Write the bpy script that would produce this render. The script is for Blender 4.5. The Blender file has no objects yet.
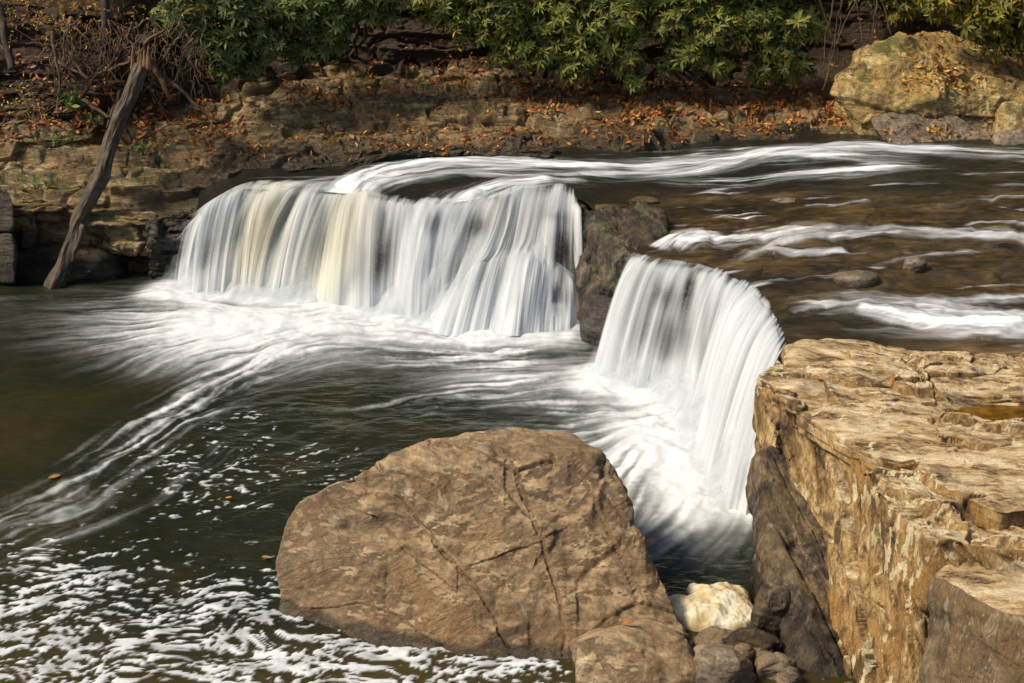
import bpy, bmesh, math, random, time
import numpy as np
T0 = time.time()
rng = np.random.default_rng(7)
random.seed(7)
scn = bpy.context.scene
COL = scn.collection
# ------------------------------------------------------------------ camera
CAMH, PITCH, LENS = 7.0, math.radians(22.0), 50.0
F = 1024 * LENS / 36.0
ct, st = math.cos(PITCH), math.sin(PITCH)
def ray(px, py):
    a = (341.5 - py) / F
    return ((px - 512.0) / F, ct + a * st, -st + a * ct)
def U(px, py, z):                       # point of height z seen at that spot
    r = ray(px, py); t = (z - CAMH) / r[2]
    return np.array([r[0] * t, r[1] * t, z])
def V(px, py, Y):                       # point at distance Y
    r = ray(px, py); t = Y / r[1]
    return np.array([r[0] * t, Y, CAMH + r[2] * t])
def W(px, Y, z):
    d = Y * ct + (CAMH - z) * st
    return np.array([(px - 512.0) / F * d, Y, z])
def proj(P):
    P = np.asarray(P)
    d = P[..., 1] * ct + (CAMH - P[..., 2]) * st
    u = P[..., 1] * st - (CAMH - P[..., 2]) * ct
    return 512 + F * P[..., 0] / d, 341.5 - F * u / d
# ------------------------------------------------------------------ noise
_perm = np.random.default_rng(11).permutation(256)
_perm = np.concatenate([_perm, _perm, _perm]).astype(np.int32)
_g = np.random.default_rng(12).normal(size=(256, 3)); _g /= np.linalg.norm(_g, axis=1)[:, None]
_g = _g.astype(np.float32)
def _h(i, j, k):
    return _perm[_perm[_perm[i & 255] + (j & 255)] + (k & 255)]
def pn(x, y, z=0.0, seed=0):
    x, y, z = np.broadcast_arrays(np.asarray(x, np.float32), np.asarray(y, np.float32), np.asarray(z, np.float32))
    x = x + seed * 17.31; y = y + seed * 5.17; z = z + seed * 9.73
    xi = np.floor(x).astype(np.int32); yi = np.floor(y).astype(np.int32); zi = np.floor(z).astype(np.int32)
    xf = x - xi; yf = y - yi; zf = z - zi
    u = xf * xf * xf * (xf * (xf * 6 - 15) + 10); v = yf * yf * yf * (yf * (yf * 6 - 15) + 10); w = zf * zf * zf * (zf * (zf * 6 - 15) + 10)
    def g(i, j, k):
        q = _g[_h(xi + i, yi + j, zi + k)]
        return q[..., 0] * (xf - i) + q[..., 1] * (yf - j) + q[..., 2] * (zf - k)
    a = g(0,0,0) * (1-u) + g(1,0,0) * u; b = g(0,1,0) * (1-u) + g(1,1,0) * u
    c = g(0,0,1) * (1-u) + g(1,0,1) * u; d = g(0,1,1) * (1-u) + g(1,1,1) * u
    return 1.6 * ((a * (1-v) + b * v) * (1-w) + (c * (1-v) + d * v) * w)
def fbm(x, y, z=0.0, o=4, seed=0, gain=.5):
    s = 0; a = 1.0; f = 1.0
    for i in range(o):
        s = s + a * pn(np.asarray(x) * f, np.asarray(y) * f, np.asarray(z) * f, seed + i * 3); a *= gain; f *= 2.03
    return s
def ridged(x, y, z=0.0, o=4, seed=0):
    s = 0; a = .5; f = 1.0
    for i in range(o):
        s = s + a * (1 - 2 * np.abs(pn(np.asarray(x) * f, np.asarray(y) * f, np.asarray(z) * f, seed + i * 3))); a *= .5; f *= 2.1
    return s
def cell(x, y, z, seed=0):              # returns F1, F2, random of the nearest cell
    x = np.asarray(x, np.float32); y = np.asarray(y, np.float32); z = np.asarray(z, np.float32)
    xi = np.floor(x).astype(np.int32); yi = np.floor(y).astype(np.int32); zi = np.floor(z).astype(np.int32)
    f1 = np.full(x.shape, 9., np.float32); f2 = f1.copy(); idr = np.zeros(x.shape, np.float32)
    R = np.random.default_rng(100 + seed).random((256, 4)).astype(np.float32)
    for i in (-1, 0, 1):
        for j in (-1, 0, 1):
            for k in (-1, 0, 1):
                q = R[_h(xi + i, yi + j, zi + k)]
                d = (xi + i + q[..., 0] - x) ** 2 + (yi + j + q[..., 1] - y) ** 2 + (zi + k + q[..., 2] - z) ** 2
                m = d < f1
                f2 = np.where(m, f1, np.minimum(f2, d)); idr = np.where(m, q[..., 3], idr); f1 = np.where(m, d, f1)
    return np.sqrt(f1), np.sqrt(f2), idr
def sst(a, b, x):
    t = np.clip((x - a) / (b - a), 0, 1); return t * t * (3 - 2 * t)
# ------------------------------------------------------------------ objects
def tag(o, label=None, cat=None, group=None, kind=None):
    if label: o["label"] = label
    if cat: o["category"] = cat
    if group: o["group"] = group
    if kind: o["kind"] = kind
    return o
def link(o, parent=None):
    COL.objects.link(o)
    if parent: o.parent = parent
    return o
def empty(name, loc=(0, 0, 0)):
    o = bpy.data.objects.new(name, None); o.location = [float(v) for v in loc]; o.empty_display_size = .1
    return link(o)
def mesh_obj(name, verts, faces, mat, parent=None, smooth=True, attrs=None, loc=None):
    """verts (N,3); faces (M,3|4) int array. loc: world origin of the object"""
    verts = np.asarray(verts, np.float32).reshape(-1, 3)
    if parent is not None and loc is None: loc = tuple(parent.location); 
    if loc is None: loc = (0, 0, 0)
    v = verts - np.asarray(loc, np.float32)
    faces = np.asarray(faces, np.int32); k = faces.shape[1]
    me = bpy.data.meshes.new(name)
    me.vertices.add(len(v)); me.vertices.foreach_set("co", v.ravel())
    me.loops.add(faces.size); me.loops.foreach_set("vertex_index", faces.ravel())
    me.polygons.add(len(faces)); me.polygons.foreach_set("loop_start", np.arange(0, faces.size, k, dtype=np.int32))
    try: me.polygons.foreach_set("loop_total", np.full(len(faces), k, np.int32))
    except Exception: pass
    if smooth: me.polygons.foreach_set("use_smooth", np.ones(len(faces), bool))
    me.update(calc_edges=True)
    for n, a in (attrs or {}).items():
        a = np.asarray(a, np.float32)
        if a.ndim == 1:
            at = me.attributes.new(n, 'FLOAT', 'POINT'); at.data.foreach_set("value", a)
        else:
            at = me.attributes.new(n, 'FLOAT_VECTOR', 'POINT'); at.data.foreach_set("vector", a.ravel())
    me.materials.append(mat)
    o = bpy.data.objects.new(name, me); link(o)
    if parent is None: o.location = [float(q) for q in loc]
    else: o.parent = parent
    return o
def gridfaces(nu, nv):
    i = np.arange(nu * nv).reshape(nu, nv)
    return np.stack([i[:-1, :-1], i[1:, :-1], i[1:, 1:], i[:-1, 1:]], -1).reshape(-1, 4)
def grid_obj(name, P, mat, parent=None, attrs=None, flip=False, mask=None, loc=None):
    nu, nv = P.shape[:2]; f = gridfaces(nu, nv)
    if gnormal(P)[..., 2].mean() < 0: f = f[:, ::-1]
    if mask is not None: f = f[mask.ravel()[f].all(1)]
    at = {k: (a.reshape(-1) if a.ndim == 2 else a.reshape(-1, 3)) for k, a in (attrs or {}).items()}
    return mesh_obj(name, P.reshape(-1, 3), f, mat, parent, True, at, loc)
def gnormal(P):
    du = np.gradient(P, axis=0); dv = np.gradient(P, axis=1)
    n = np.cross(du, dv); n /= np.linalg.norm(n, axis=-1, keepdims=True) + 1e-9
    return n
def smooth1(A, k, axis):
    if k < 1: return A
    pad = [(0, 0)] * A.ndim; pad[axis] = (k, k)
    # extrapolated ends keep the border in place
    B = np.moveaxis(A, axis, 0)
    lo = 2 * B[0] - B[1:k + 1][::-1]; hi = 2 * B[-1] - B[-k - 1:-1][::-1]
    B = np.concatenate([lo, B, hi], 0)
    c = np.cumsum(np.concatenate([np.zeros_like(B[:1]), B], 0), 0)
    B = (c[2 * k + 1:] - c[:-2 * k - 1]) / (2 * k + 1)
    return np.moveaxis(B, 0, axis)
def resample(C, s, n, axis):
    """C control array along axis at params s -> n even samples"""
    C = np.moveaxis(np.asarray(C, float), axis, 0); s = np.asarray(s, float)
    t = np.linspace(s[0], s[-1], n) if np.isscalar(n) else np.asarray(n)
    i = np.clip(np.searchsorted(s, t, side='right') - 1, 0, len(s) - 2)
    f = ((t - s[i]) / (s[i + 1] - s[i])).reshape((-1,) + (1,) * (C.ndim - 1))
    return np.moveaxis(C[i] * (1 - f) + C[i + 1] * f, 0, axis)
def patch(C, nu, nv, su=0, sv=0, uw=None, vw=None):
    C = np.asarray(C, float)
    lu = np.concatenate([[0], np.cumsum(np.linalg.norm(np.diff(C, axis=0), axis=-1).mean(1) * (1 if uw is None else np.asarray(uw)))])
    lv = np.concatenate([[0], np.cumsum(np.linalg.norm(np.diff(C, axis=1), axis=-1).mean(0) * (1 if vw is None else np.asarray(vw)))])
    P = resample(resample(C, lu, nu, 0), lv, nv, 1)
    for _ in range(2):
        P = smooth1(P, su, 0); P = smooth1(P, sv, 1)
    return P
# ------------------------------------------------------------------ materials
class NT:
    def __init__(s, name):
        s.m = bpy.data.materials.new(name); s.m.use_nodes = True; s.t = s.m.node_tree
        for n in list(s.t.nodes): s.t.nodes.remove(n)
        s.out = s.n('ShaderNodeOutputMaterial')
    def n(s, typ, **kw):
        nd = s.t.nodes.new(typ)
        for k, v in kw.items(): setattr(nd, k, v)
        return nd
    def set(s, sock, v):
        if isinstance(v, bpy.types.NodeSocket): s.t.links.new(v, sock)
        elif v is not None:
            if isinstance(v, (tuple, list)) and len(v) == 3 and sock.type == 'RGBA': v = (*v, 1)
            sock.default_value = v
    def pos(s): return s.n('ShaderNodeNewGeometry').outputs['Position']
    def nor(s): return s.n('ShaderNodeNewGeometry').outputs['Normal']
    def attr(s, name, out='Fac'):
        a = s.n('ShaderNodeAttribute'); a.attribute_name = name; return a.outputs[out]
    def mp(s, vec, scale=(1,1,1), rot=(0,0,0), loc=(0,0,0)):
        m = s.n('ShaderNodeMapping'); s.set(m.inputs[0], vec); m.inputs[1].default_value = loc; m.inputs[2].default_value = rot; m.inputs[3].default_value = scale
        return m.outputs[0]
    def noise(s, vec, scale=1, det=6, rough=.55, dist=0, typ='FBM'):
        k = s.n('ShaderNodeTexNoise'); k.noise_type = typ; s.set(k.inputs['Vector'], vec); k.inputs['Scale'].default_value = scale
        k.inputs['Detail'].default_value = det; k.inputs['Roughness'].default_value = rough; k.inputs['Distortion'].default_value = dist
        return k.outputs[0]
    def vor(s, vec, scale=1, feat='F1', out='Distance', rand=1):
        k = s.n('ShaderNodeTexVoronoi'); k.feature = feat; s.set(k.inputs['Vector'], vec); k.inputs['Scale'].default_value = scale
        k.inputs['Randomness'].default_value = rand
        return k.outputs[out]
    def ramp(s, fac, stops, interp='LINEAR'):
        r = s.n('ShaderNodeValToRGB'); s.set(r.inputs[0], fac); r.color_ramp.interpolation = interp
        e = r.color_ramp.elements
        while len(e) < len(stops): e.new(.5)
        for q, (p, c) in zip(e, stops):
            q.position = p; q.color = (*c, 1) if isinstance(c, (tuple, list)) else (c, c, c, 1)
        return r.outputs[0]
    def mr(s, v, a, b, c=0, d=1):
        k = s.n('ShaderNodeMapRange'); k.clamp = True; k.interpolation_type = 'SMOOTHSTEP'
        for i, x in enumerate((v, a, b, c, d)): s.set(k.inputs[i], x)
        return k.outputs[0]
    def math(s, op, a, b=None, clamp=False):
        k = s.n('ShaderNodeMath', operation=op); k.use_clamp = clamp; s.set(k.inputs[0], a)
        if b is not None: s.set(k.inputs[1], b)
        return k.outputs[0]
    def mix(s, fac, a, b, mode='MIX'):
        k = s.n('ShaderNodeMix', data_type='RGBA', blend_type=mode); s.set(k.inputs[0], fac); s.set(k.inputs[6], a); s.set(k.inputs[7], b)
        return k.outputs[2]
    def xyz(s, v):
        k = s.n('ShaderNodeSeparateXYZ'); s.set(k.inputs[0], v); return k.outputs
    def bump(s, h, strength=.5, dist=.02, normal=None):
        k = s.n('ShaderNodeBump'); k.inputs['Strength'].default_value = strength; k.inputs['Distance'].default_value = dist
        s.set(k.inputs['Height'], h)
        if normal is not None: s.set(k.inputs['Normal'], normal)
        return k.outputs[0]
    def bsdf(s, color, rough=.7, normal=None, spec=.5, **kw):
        b = s.n('ShaderNodeBsdfPrincipled'); s.set(b.inputs['Base Color'], color); s.set(b.inputs['Roughness'], rough)
        s.set(b.inputs['Specular IOR Level'], spec)
        if normal is not None: s.set(b.inputs['Normal'], normal)
        for k, v in kw.items(): s.set(b.inputs[k], v)
        return b.outputs[0]
    def end(s, sh, disp=None):
        s.t.links.new(sh, s.out.inputs[0]); return s.m

def rock_mat(name, dark, mid, light, rust=None, sc=1.0, strata=(1,1,5), rot=(0,0,0), wet=None, wetband=.15, lichen=0, lichen_col=(.62,.56,.38),
             moss=0, moss_col=(.05,.065,.015), bump=1.0, attrs=False, top=None, topsc=(.8,2.6,3), chips=1.0, gloss=.62, contrast=.5, stain=.35, pits=True):
    m = NT(name); p = m.pos(); n = m.nor()
    q = m.mp(m.mp(p, rot=rot), scale=strata)
    tf = None
    if top:
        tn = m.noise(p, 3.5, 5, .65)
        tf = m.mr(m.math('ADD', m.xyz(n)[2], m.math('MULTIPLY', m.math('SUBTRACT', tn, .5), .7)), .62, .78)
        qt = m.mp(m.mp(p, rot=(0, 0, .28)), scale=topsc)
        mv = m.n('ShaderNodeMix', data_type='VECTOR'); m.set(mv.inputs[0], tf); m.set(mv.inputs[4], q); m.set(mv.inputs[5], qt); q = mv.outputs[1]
    big = m.noise(m.mp(p, loc=(3, 7, 1)), .9 * sc, 5, .6, .6)
    med = m.noise(q, 2.2 * sc, 8, .62, .4)
    fin = m.noise(q, 14 * sc, 6, .7)
    gr = m.noise(p, 95, 3, .7)
    f = m.math('ADD', m.math('MULTIPLY', med, .62), m.math('MULTIPLY', fin, .38))
    c = m.ramp(f, [(.5 - contrast * .21, dark), (.495, mid), (.5 + contrast * .20, light)])
    if rust: c = m.mix(m.mr(big, .46, .66), c, m.mix(m.mr(fin, .35, .65), rust, mid))
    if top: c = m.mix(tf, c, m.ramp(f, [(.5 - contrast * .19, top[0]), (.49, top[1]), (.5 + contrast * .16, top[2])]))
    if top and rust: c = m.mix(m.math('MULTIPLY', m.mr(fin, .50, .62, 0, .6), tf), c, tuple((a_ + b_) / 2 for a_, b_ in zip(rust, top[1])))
    # darker weathered stains with a shape of their own
    sta = m.mr(m.noise(m.mp(p, loc=(9, 2, 5), scale=(1, 1, .6)), 1.7 * sc, 8, .68, 1.0), .53, .64)
    c = m.mix(m.math('MULTIPLY', sta, stain if not top else m.math('SUBTRACT', stain, m.math('MULTIPLY', tf, stain * .45))), c, tuple(x * .8 for x in dark))
    # hairline mineral seams
    c = m.mix(m.mr(gr, .36, .72, .0, .30), c, dark)
    gs = m.noise(q, 34, 6, .75); c = m.mix(m.mr(gs, .40, .28, 0, .65), c, tuple(x * .7 for x in dark))
    c = m.mix(m.mr(gs, .56, .72, 0, .5), c, tuple(min(1, x * 1.15) for x in (top[2] if top else light)))
    if pits:
        sp = m.mr(m.vor(p, 42), .0, .16, 1, 0)
        c = m.mix(m.math('MULTIPLY', sp, .3), c, tuple(x * .5 for x in dark))
    if lichen:
        ln = m.noise(m.mp(p, scale=(1, 1, .42), loc=(4, 4, 4)), 8.5, 5, .55, .3)
        lm = m.mr(m.noise(m.mp(p, loc=(1, 8, 3)), 1.1, 3, .5), .42, .6)
        lf = m.math('MULTIPLY', m.mr(ln, .57, .60), lm)
        lf = m.math('MULTIPLY', lf, lichen)
        c = m.mix(lf, c, m.mix(m.mr(gr, .35, .6), lichen_col, tuple(x * .75 for x in lichen_col)))
    if moss:
        mn = m.noise(m.mp(p, loc=(6, 1, 2)), 2.3, 8, .7, .5)
        up = m.mr(m.xyz(n)[2], -.1, .7, .45, 1)
        mf = m.math('MULTIPLY', m.mr(mn, .62 - .16 * moss, .70 - .13 * moss), up)
        c = m.mix(m.math('MULTIPLY', mf, .85), c, m.mix(fin, moss_col, tuple(x * 2.1 for x in moss_col)))
    rough = m.mr(fin, .3, .7, gloss - .1, gloss + .18)
    if wet is not None:
        z = m.xyz(p)[2]
        zz = m.math('ADD', z, m.math('MULTIPLY', m.math('SUBTRACT', m.noise(m.mp(p, scale=(1, 1, .5)), 1.6, 5, .6), .5), wetband * 5))
        wf = m.mr(zz, wet, wet + wetband, 1, 0)
        c = m.mix(m.math('MULTIPLY', wf, .85), c, m.mix(.82, c, (.006, .005, .004)))
        rough = m.math('SUBTRACT', rough, m.math('MULTIPLY', wf, .38))
    if attrs:
        sa = m.mr(m.math('ADD', m.attr('soil'), m.math('MULTIPLY', m.math('SUBTRACT', med, .5), 1.2)), .4, .62)
        c = m.mix(sa, c, m.ramp(fin, [(.35, (.014, .008, .004)), (.52, (.055, .030, .013)), (.66, (.13, .07, .026))]))  # soil colour, kept dark to paint in shade behind the bushes too
        wa = m.mr(m.math('ADD', m.attr('wet'), m.math('MULTIPLY', m.math('SUBTRACT', med, .5), 1.5)), .3, .7)
        c = m.mix(m.math('MULTIPLY', wa, .88), c, m.mix(.8, c, (.006, .005, .004)))
        rough = m.math('SUBTRACT', rough, m.math('MULTIPLY', wa, .38))
    h1 = m.noise(q, 5.5 * sc, 9, .68, .25)
    h2 = m.noise(q, 3.1 * sc, 8, .6, .5, 'RIDGED_MULTIFRACTAL')
    h = m.math('ADD', h1, m.math('MULTIPLY', h2, -.2))
    # chipped plates: stepped heights between distorted cells
    dn = m.n('ShaderNodeTexNoise'); m.set(dn.inputs['Vector'], q); dn.inputs['Scale'].default_value = 1.6; dn.inputs['Detail'].default_value = 5
    va = m.n('ShaderNodeVectorMath', operation='MULTIPLY_ADD'); m.set(va.inputs[0], dn.outputs['Color']); va.inputs[1].default_value = (.9, .9, .9); m.set(va.inputs[2], q)
    ch = m.math('ADD', m.xyz(m.vor(va.outputs[0], 2.1, 'F1', 'Color'))[0], m.math('MULTIPLY', m.xyz(m.vor(va.outputs[0], 6.0, 'F1', 'Color'))[1], .45))
    ck = m.mr(m.vor(va.outputs[0], 2.1, 'DISTANCE_TO_EDGE'), 0, .035)
    nb = m.bump(m.math('ADD', ch, m.math('MULTIPLY', ck, .6)), .75 * chips, .035)
    nb = m.bump(h, 1.0 * bump, .10, nb)
    nb = m.bump(m.noise(q, 22, 8, .75), .8 * bump, .022, nb)
    nb = m.bump(m.noise(p, 75, 5, .75), .6 * bump, .008, nb)
    return m.end(m.bsdf(c, rough, nb, .45))

M = {}
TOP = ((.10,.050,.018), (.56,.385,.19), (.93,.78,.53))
M['bank'] = rock_mat('layered_sandstone', (.028,.017,.007), (.25,.165,.066), (.62,.465,.235), rust=(.26,.12,.022), strata=(1,1,7), moss=.45, moss_col=(.05,.055,.012), attrs=True, contrast=.62, stain=.75, lichen=.6, lichen_col=(.55,.49,.32))
M['boulder'] = rock_mat('boulder_sandstone', (.040,.025,.013), (.165,.105,.055), (.38,.265,.145), rust=(.30,.165,.055), sc=1.1, strata=(.7,2.0,2.4), rot=(.0,.55,.0), wet=.06, wetband=.06, lichen=.35, contrast=.85, stain=.45, bump=.8, chips=.55, top=((.07,.043,.021), (.265,.175,.090), (.60,.45,.25)), topsc=(.9,2.0,2.5))  # top: paler colours on upward faces paint the sunlit ridge into the rock
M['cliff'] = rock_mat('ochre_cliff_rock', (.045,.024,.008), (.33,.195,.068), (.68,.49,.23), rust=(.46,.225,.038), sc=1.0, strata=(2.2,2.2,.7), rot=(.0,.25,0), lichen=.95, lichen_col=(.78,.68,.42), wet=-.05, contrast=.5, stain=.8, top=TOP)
M['cliff_top'] = M['cliff']
M['cliff_grey'] = rock_mat('grey_split_rock', (.015,.011,.008), (.085,.062,.042), (.38,.285,.17), rust=(.42,.27,.10), sc=1.2, strata=(3.2,3.2,.35), rot=(0,-.12,0), wet=.2, wetband=.15, contrast=.5, stain=.5)
M['far_boulder'] = rock_mat('lichened_boulder_rock', (.08,.05,.014), (.31,.205,.065), (.58,.43,.17), rust=(.38,.21,.04), strata=(1,1,1.8), lichen=.8, lichen_col=(.62,.52,.28), moss=.6, moss_col=(.08,.08,.015), contrast=.55, wet=1.5, wetband=.07)
M['small_rock'] = rock_mat('river_stone', (.045,.034,.025), (.19,.145,.10), (.42,.33,.23), rust=(.28,.18,.08), strata=(1,1,2.5), gloss=.3, contrast=.6)
M['outcrop'] = rock_mat('mossy_wet_outcrop', (.007,.006,.005), (.038,.030,.022), (.20,.155,.105), rust=(.10,.055,.02), strata=(1.8,1.8,.6), gloss=.3, moss=.5, contrast=.55, stain=.8)
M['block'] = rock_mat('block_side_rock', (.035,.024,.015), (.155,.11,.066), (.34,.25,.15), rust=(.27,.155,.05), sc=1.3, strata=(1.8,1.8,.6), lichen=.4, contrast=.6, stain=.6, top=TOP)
M['recess'] = rock_mat('recess_rock', (.014,.010,.007), (.055,.040,.025), (.17,.125,.075), strata=(1,1,4), gloss=.4, moss=.3, contrast=.6, stain=.6, wet=.2)
M['bank_wet'] = rock_mat('wet_dark_rock', (.012,.010,.009), (.05,.042,.036), (.13,.11,.09), strata=(1,1,4), gloss=.3, moss=.2, contrast=.6, stain=.6)

def mat_leaf(name, gloss=.38, trans=.25):
    m = NT(name); c = m.attr('lc', 'Vector')
    v = m.noise(m.pos(), 30, 2, .5)
    c2 = m.mix(m.mr(v, .3, .7, 0, .3), c, (0.01, 0.012, 0.004))
    b = m.bsdf(c2, gloss, None, .3)
    t = m.n('ShaderNodeBsdfTranslucent'); m.set(t.inputs[0], c2)
    mx = m.n('ShaderNodeMixShader'); mx.inputs[0].default_value = trans
    m.t.links.new(b, mx.inputs[1]); m.t.links.new(t.outputs[0], mx.inputs[2])
    return m.end(mx.outputs[0])
M['leaf'] = mat_leaf('glossy_evergreen_leaf', .55, .35)
M['dryleaf'] = mat_leaf('autumn_leaf', .6, .25)
def mat_wood(name, a, b, sc=(9, 9, 1.2)):
    m = NT(name); p = m.n('ShaderNodeTexCoord').outputs['Object']
    uv = m.attr('wuv', 'Vector')
    f = m.noise(m.mp(uv, scale=(7, 1.3, 1)), 1.0, 8, .65, .6)
    g = m.noise(m.pos(), 9, 6, .6)
    c = m.ramp(f, [(.3, a), (.7, b)])
    c = m.mix(m.mr(g, .45, .65, 0, .6), c, tuple(x * .45 for x in a))
    return m.end(m.bsdf(c, .7, m.bump(m.math('ADD', f, m.math('MULTIPLY', g, .5)), .8, .03), .4))
M['log'] = mat_wood('weathered_grey_wood', (.022, .015, .010), (.105, .073, .047))
M['bark'] = mat_wood('dark_bark', (.018, .012, .008), (.06, .042, .028))
M['root'] = mat_wood('dry_root_bark', (.035, .018, .009), (.14, .08, .04))
M['brokenwood'] = mat_wood('splintered_brown_wood', (.07, .032, .013), (.2, .1, .045))

def mat_soil():
    m = NT('forest_soil'); p = m.pos()
    a = m.noise(p, 3, 8, .7, .4); b = m.vor(p, 16, 'F1', 'Color')
    c = m.ramp(a, [(.3, (.012, .008, .004)), (.6, (.05, .03, .014)), (.8, (.09, .055, .022))])
    c = m.mix(m.mr(m.xyz(b)[0], .75, .8, 0, .7), c, (.16, .075, .02))
    return m.end(m.bsdf(c, .9, m.bump(m.noise(p, 14, 8, .7), 1, .06), .2))
M['soil'] = mat_soil()

def mat_pool():
    m = NT('dark_pool_water'); p = m.pos()
    foam = m.attr('foam'); brown = m.attr('brown')
    n1 = m.noise(m.mp(p, scale=(1, 1, 1)), 46, 4, .6)
    ff = m.mr(m.math('ADD', foam, m.math('MULTIPLY', m.math('SUBTRACT', n1, .5), .12)), .02, 1.0)
    ff = m.math('MULTIPLY', ff, m.mr(foam, .02, .10))
    wc = m.mix(brown, (.010, .012, .006), (.036, .027, .007))
    fc = m.mix(m.mr(n1, .3, .7), (.54, .57, .60), (.46, .48, .50))
    c = m.mix(ff, wc, fc)
    rough = m.mr(ff, 0, 1, .13, .75)
    h = m.math('ADD', m.noise(m.mp(p, scale=(1, 2.6, 1), rot=(0, 0, .25)), 4.5, 4, .55, .3), m.math('MULTIPLY', m.noise(m.mp(p, scale=(1, 2, 1)), 17, 3, .5), .22))
    nb = m.bump(h, .35, .05)
    nb = m.bump(foam, .25, .015, nb)
    return m.end(m.bsdf(c, rough, nb, .5, IOR=1.33))
M['pool'] = mat_pool()
def mat_river():
    m = NT('shallow_river_water'); p = m.pos()
    foam = m.attr('foam'); deep = m.attr('deep'); uv = m.attr('fuv', 'Vector')
    bed = m.noise(m.mp(p, scale=(.5, 1, 1)), 2.4, 9, .62, .5); bed2 = m.noise(m.mp(p, scale=(.35, 1.6, 1)), 8, 8, .62)
    bc = m.ramp(m.math('ADD', m.math('MULTIPLY', bed, .6), m.math('MULTIPLY', bed2, .4)),
                [(.36, (.010, .007, .004)), (.47, (.036, .024, .011)), (.58, (.085, .057, .026)), (.70, (.17, .12, .065))])
    wc = m.mix(deep, bc, (.012, .012, .009))
    st_ = m.noise(m.mp(uv, scale=(1.2, 16, 1)), 1.0, 5, .6, .2)
    ff = m.mr(m.math('ADD', foam, m.math('MULTIPLY', m.math('SUBTRACT', st_, .5), .22)), .02, .66)
    ff = m.math('MULTIPLY', ff, m.mr(foam, .02, .12))
    c = m.mix(ff, wc, (.62, .65, .69))
    h = m.math('ADD', m.math('MULTIPLY', st_, .5), m.noise(m.mp(p, scale=(1, 2, 1)), 5, 5, .55, .3))
    nb = m.bump(h, .45, .045)
    return m.end(m.bsdf(c, m.mr(ff, 0, 1, .16, .7), nb, .5, IOR=1.33))
M['river'] = mat_river()
def mat_fall(name, tint=(.61, .65, .69)):
    m = NT(name); d = m.attr('dens'); uv = m.attr('fuv', 'Vector')
    s1 = m.noise(m.mp(uv, scale=(22, .35, 1)), 1, 4, .55, .1)
    a = m.math('ADD', d, m.math('MULTIPLY', m.math('SUBTRACT', s1, .5), .26), True)
    cream = m.attr('cream')
    c = m.mix(cream, tint, (.68, .65, .46))
    di = m.n('ShaderNodeBsdfDiffuse'); m.set(di.inputs[0], c)
    nb = m.bump(s1, .25, .02); m.set(di.inputs['Normal'], nb)
    tr = m.n('ShaderNodeBsdfTranslucent'); m.set(tr.inputs[0], c)
    mx = m.n('ShaderNodeMixShader'); mx.inputs[0].default_value = .35
    m.t.links.new(di.outputs[0], mx.inputs[1]); m.t.links.new(tr.outputs[0], mx.inputs[2])
    tp = m.n('ShaderNodeBsdfTransparent')
    m2 = m.n('ShaderNodeMixShader'); m.set(m2.inputs[0], a)
    m.t.links.new(tp.outputs[0], m2.inputs[1]); m.t.links.new(mx.outputs[0], m2.inputs[2])
    return m.end(m2.outputs[0])
M['fall'] = mat_fall('falling_white_water'); M['mist'] = mat_fall('foot_spray')
def mat_foam():
    m = NT('cream_foam'); p = m.pos()
    a = m.noise(p, 4.5, 5, .6, .3)
    c = m.ramp(a, [(.36, (.34, .26, .13)), (.5, (.43, .37, .23)), (.62, (.50, .47, .37))])
    h = m.noise(p, 12, 4, .5)
    return m.end(m.bsdf(c, .9, m.bump(h, .3, .03), .2))
M['foam'] = mat_foam()
def mat_puddle():
    m = NT('brown_puddle_water')
    c = m.ramp(m.noise(m.pos(), 6, 5, .6), [(.35, (.04, .02, .004)), (.65, (.17, .085, .012))])
    return m.end(m.bsdf(c, .06, m.bump(m.noise(m.pos(), 5, 3), .12, .02), .6))
M['puddle'] = mat_puddle()

# ------------------------------------------------------------------ strokes and flow
def strokes_field(X, Y, strokes):
    """strokes: dict(pts [(x,y)..], w, a, w2, a2). Returns list of (s, n, strength)"""
    out = []
    for S in strokes:
        p = np.asarray(S['pts'], float)
        if len(p) > 2:
            l = np.concatenate([[0], np.cumsum(np.linalg.norm(np.diff(p, axis=0), axis=1))])
            t = np.linspace(0, l[-1], 40); p = np.stack([np.interp(t, l, p[:, 0]), np.interp(t, l, p[:, 1])], 1)
            p[1:-1] = smooth1(p, 3, 0)[1:-1]
        best = np.full(X.shape, 1e9); s = np.zeros(X.shape); n = np.zeros(X.shape); acc = 0
        seg = np.diff(p, axis=0); L = np.linalg.norm(seg, axis=1); tot = L.sum()
        for a, d, l in zip(p[:-1], seg, L):
            ux, uy = d / l
            tt = np.clip((X - a[0]) * ux + (Y - a[1]) * uy, 0, l)
            dx = X - a[0] - tt * ux; dy = Y - a[1] - tt * uy; dd = dx * dx + dy * dy
            m = dd < best; best = np.where(m, dd, best); s = np.where(m, acc + tt, s); n = np.where(m, ux * dy - uy * dx, n); acc += l
        f = s / tot; w = S['w'] * (1 - f) + S.get('w2', S['w']) * f; a = S['a'] * (1 - f) + S.get('a2', S['a']) * f
        out.append((s, n, np.exp(-best / (w * w)) * a * np.maximum(sst(0, S.get('st', .1), f), S.get('hard0', 0)) * (1 - sst(.93, 1, f) * S.get('end', 1))))
    return out
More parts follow.
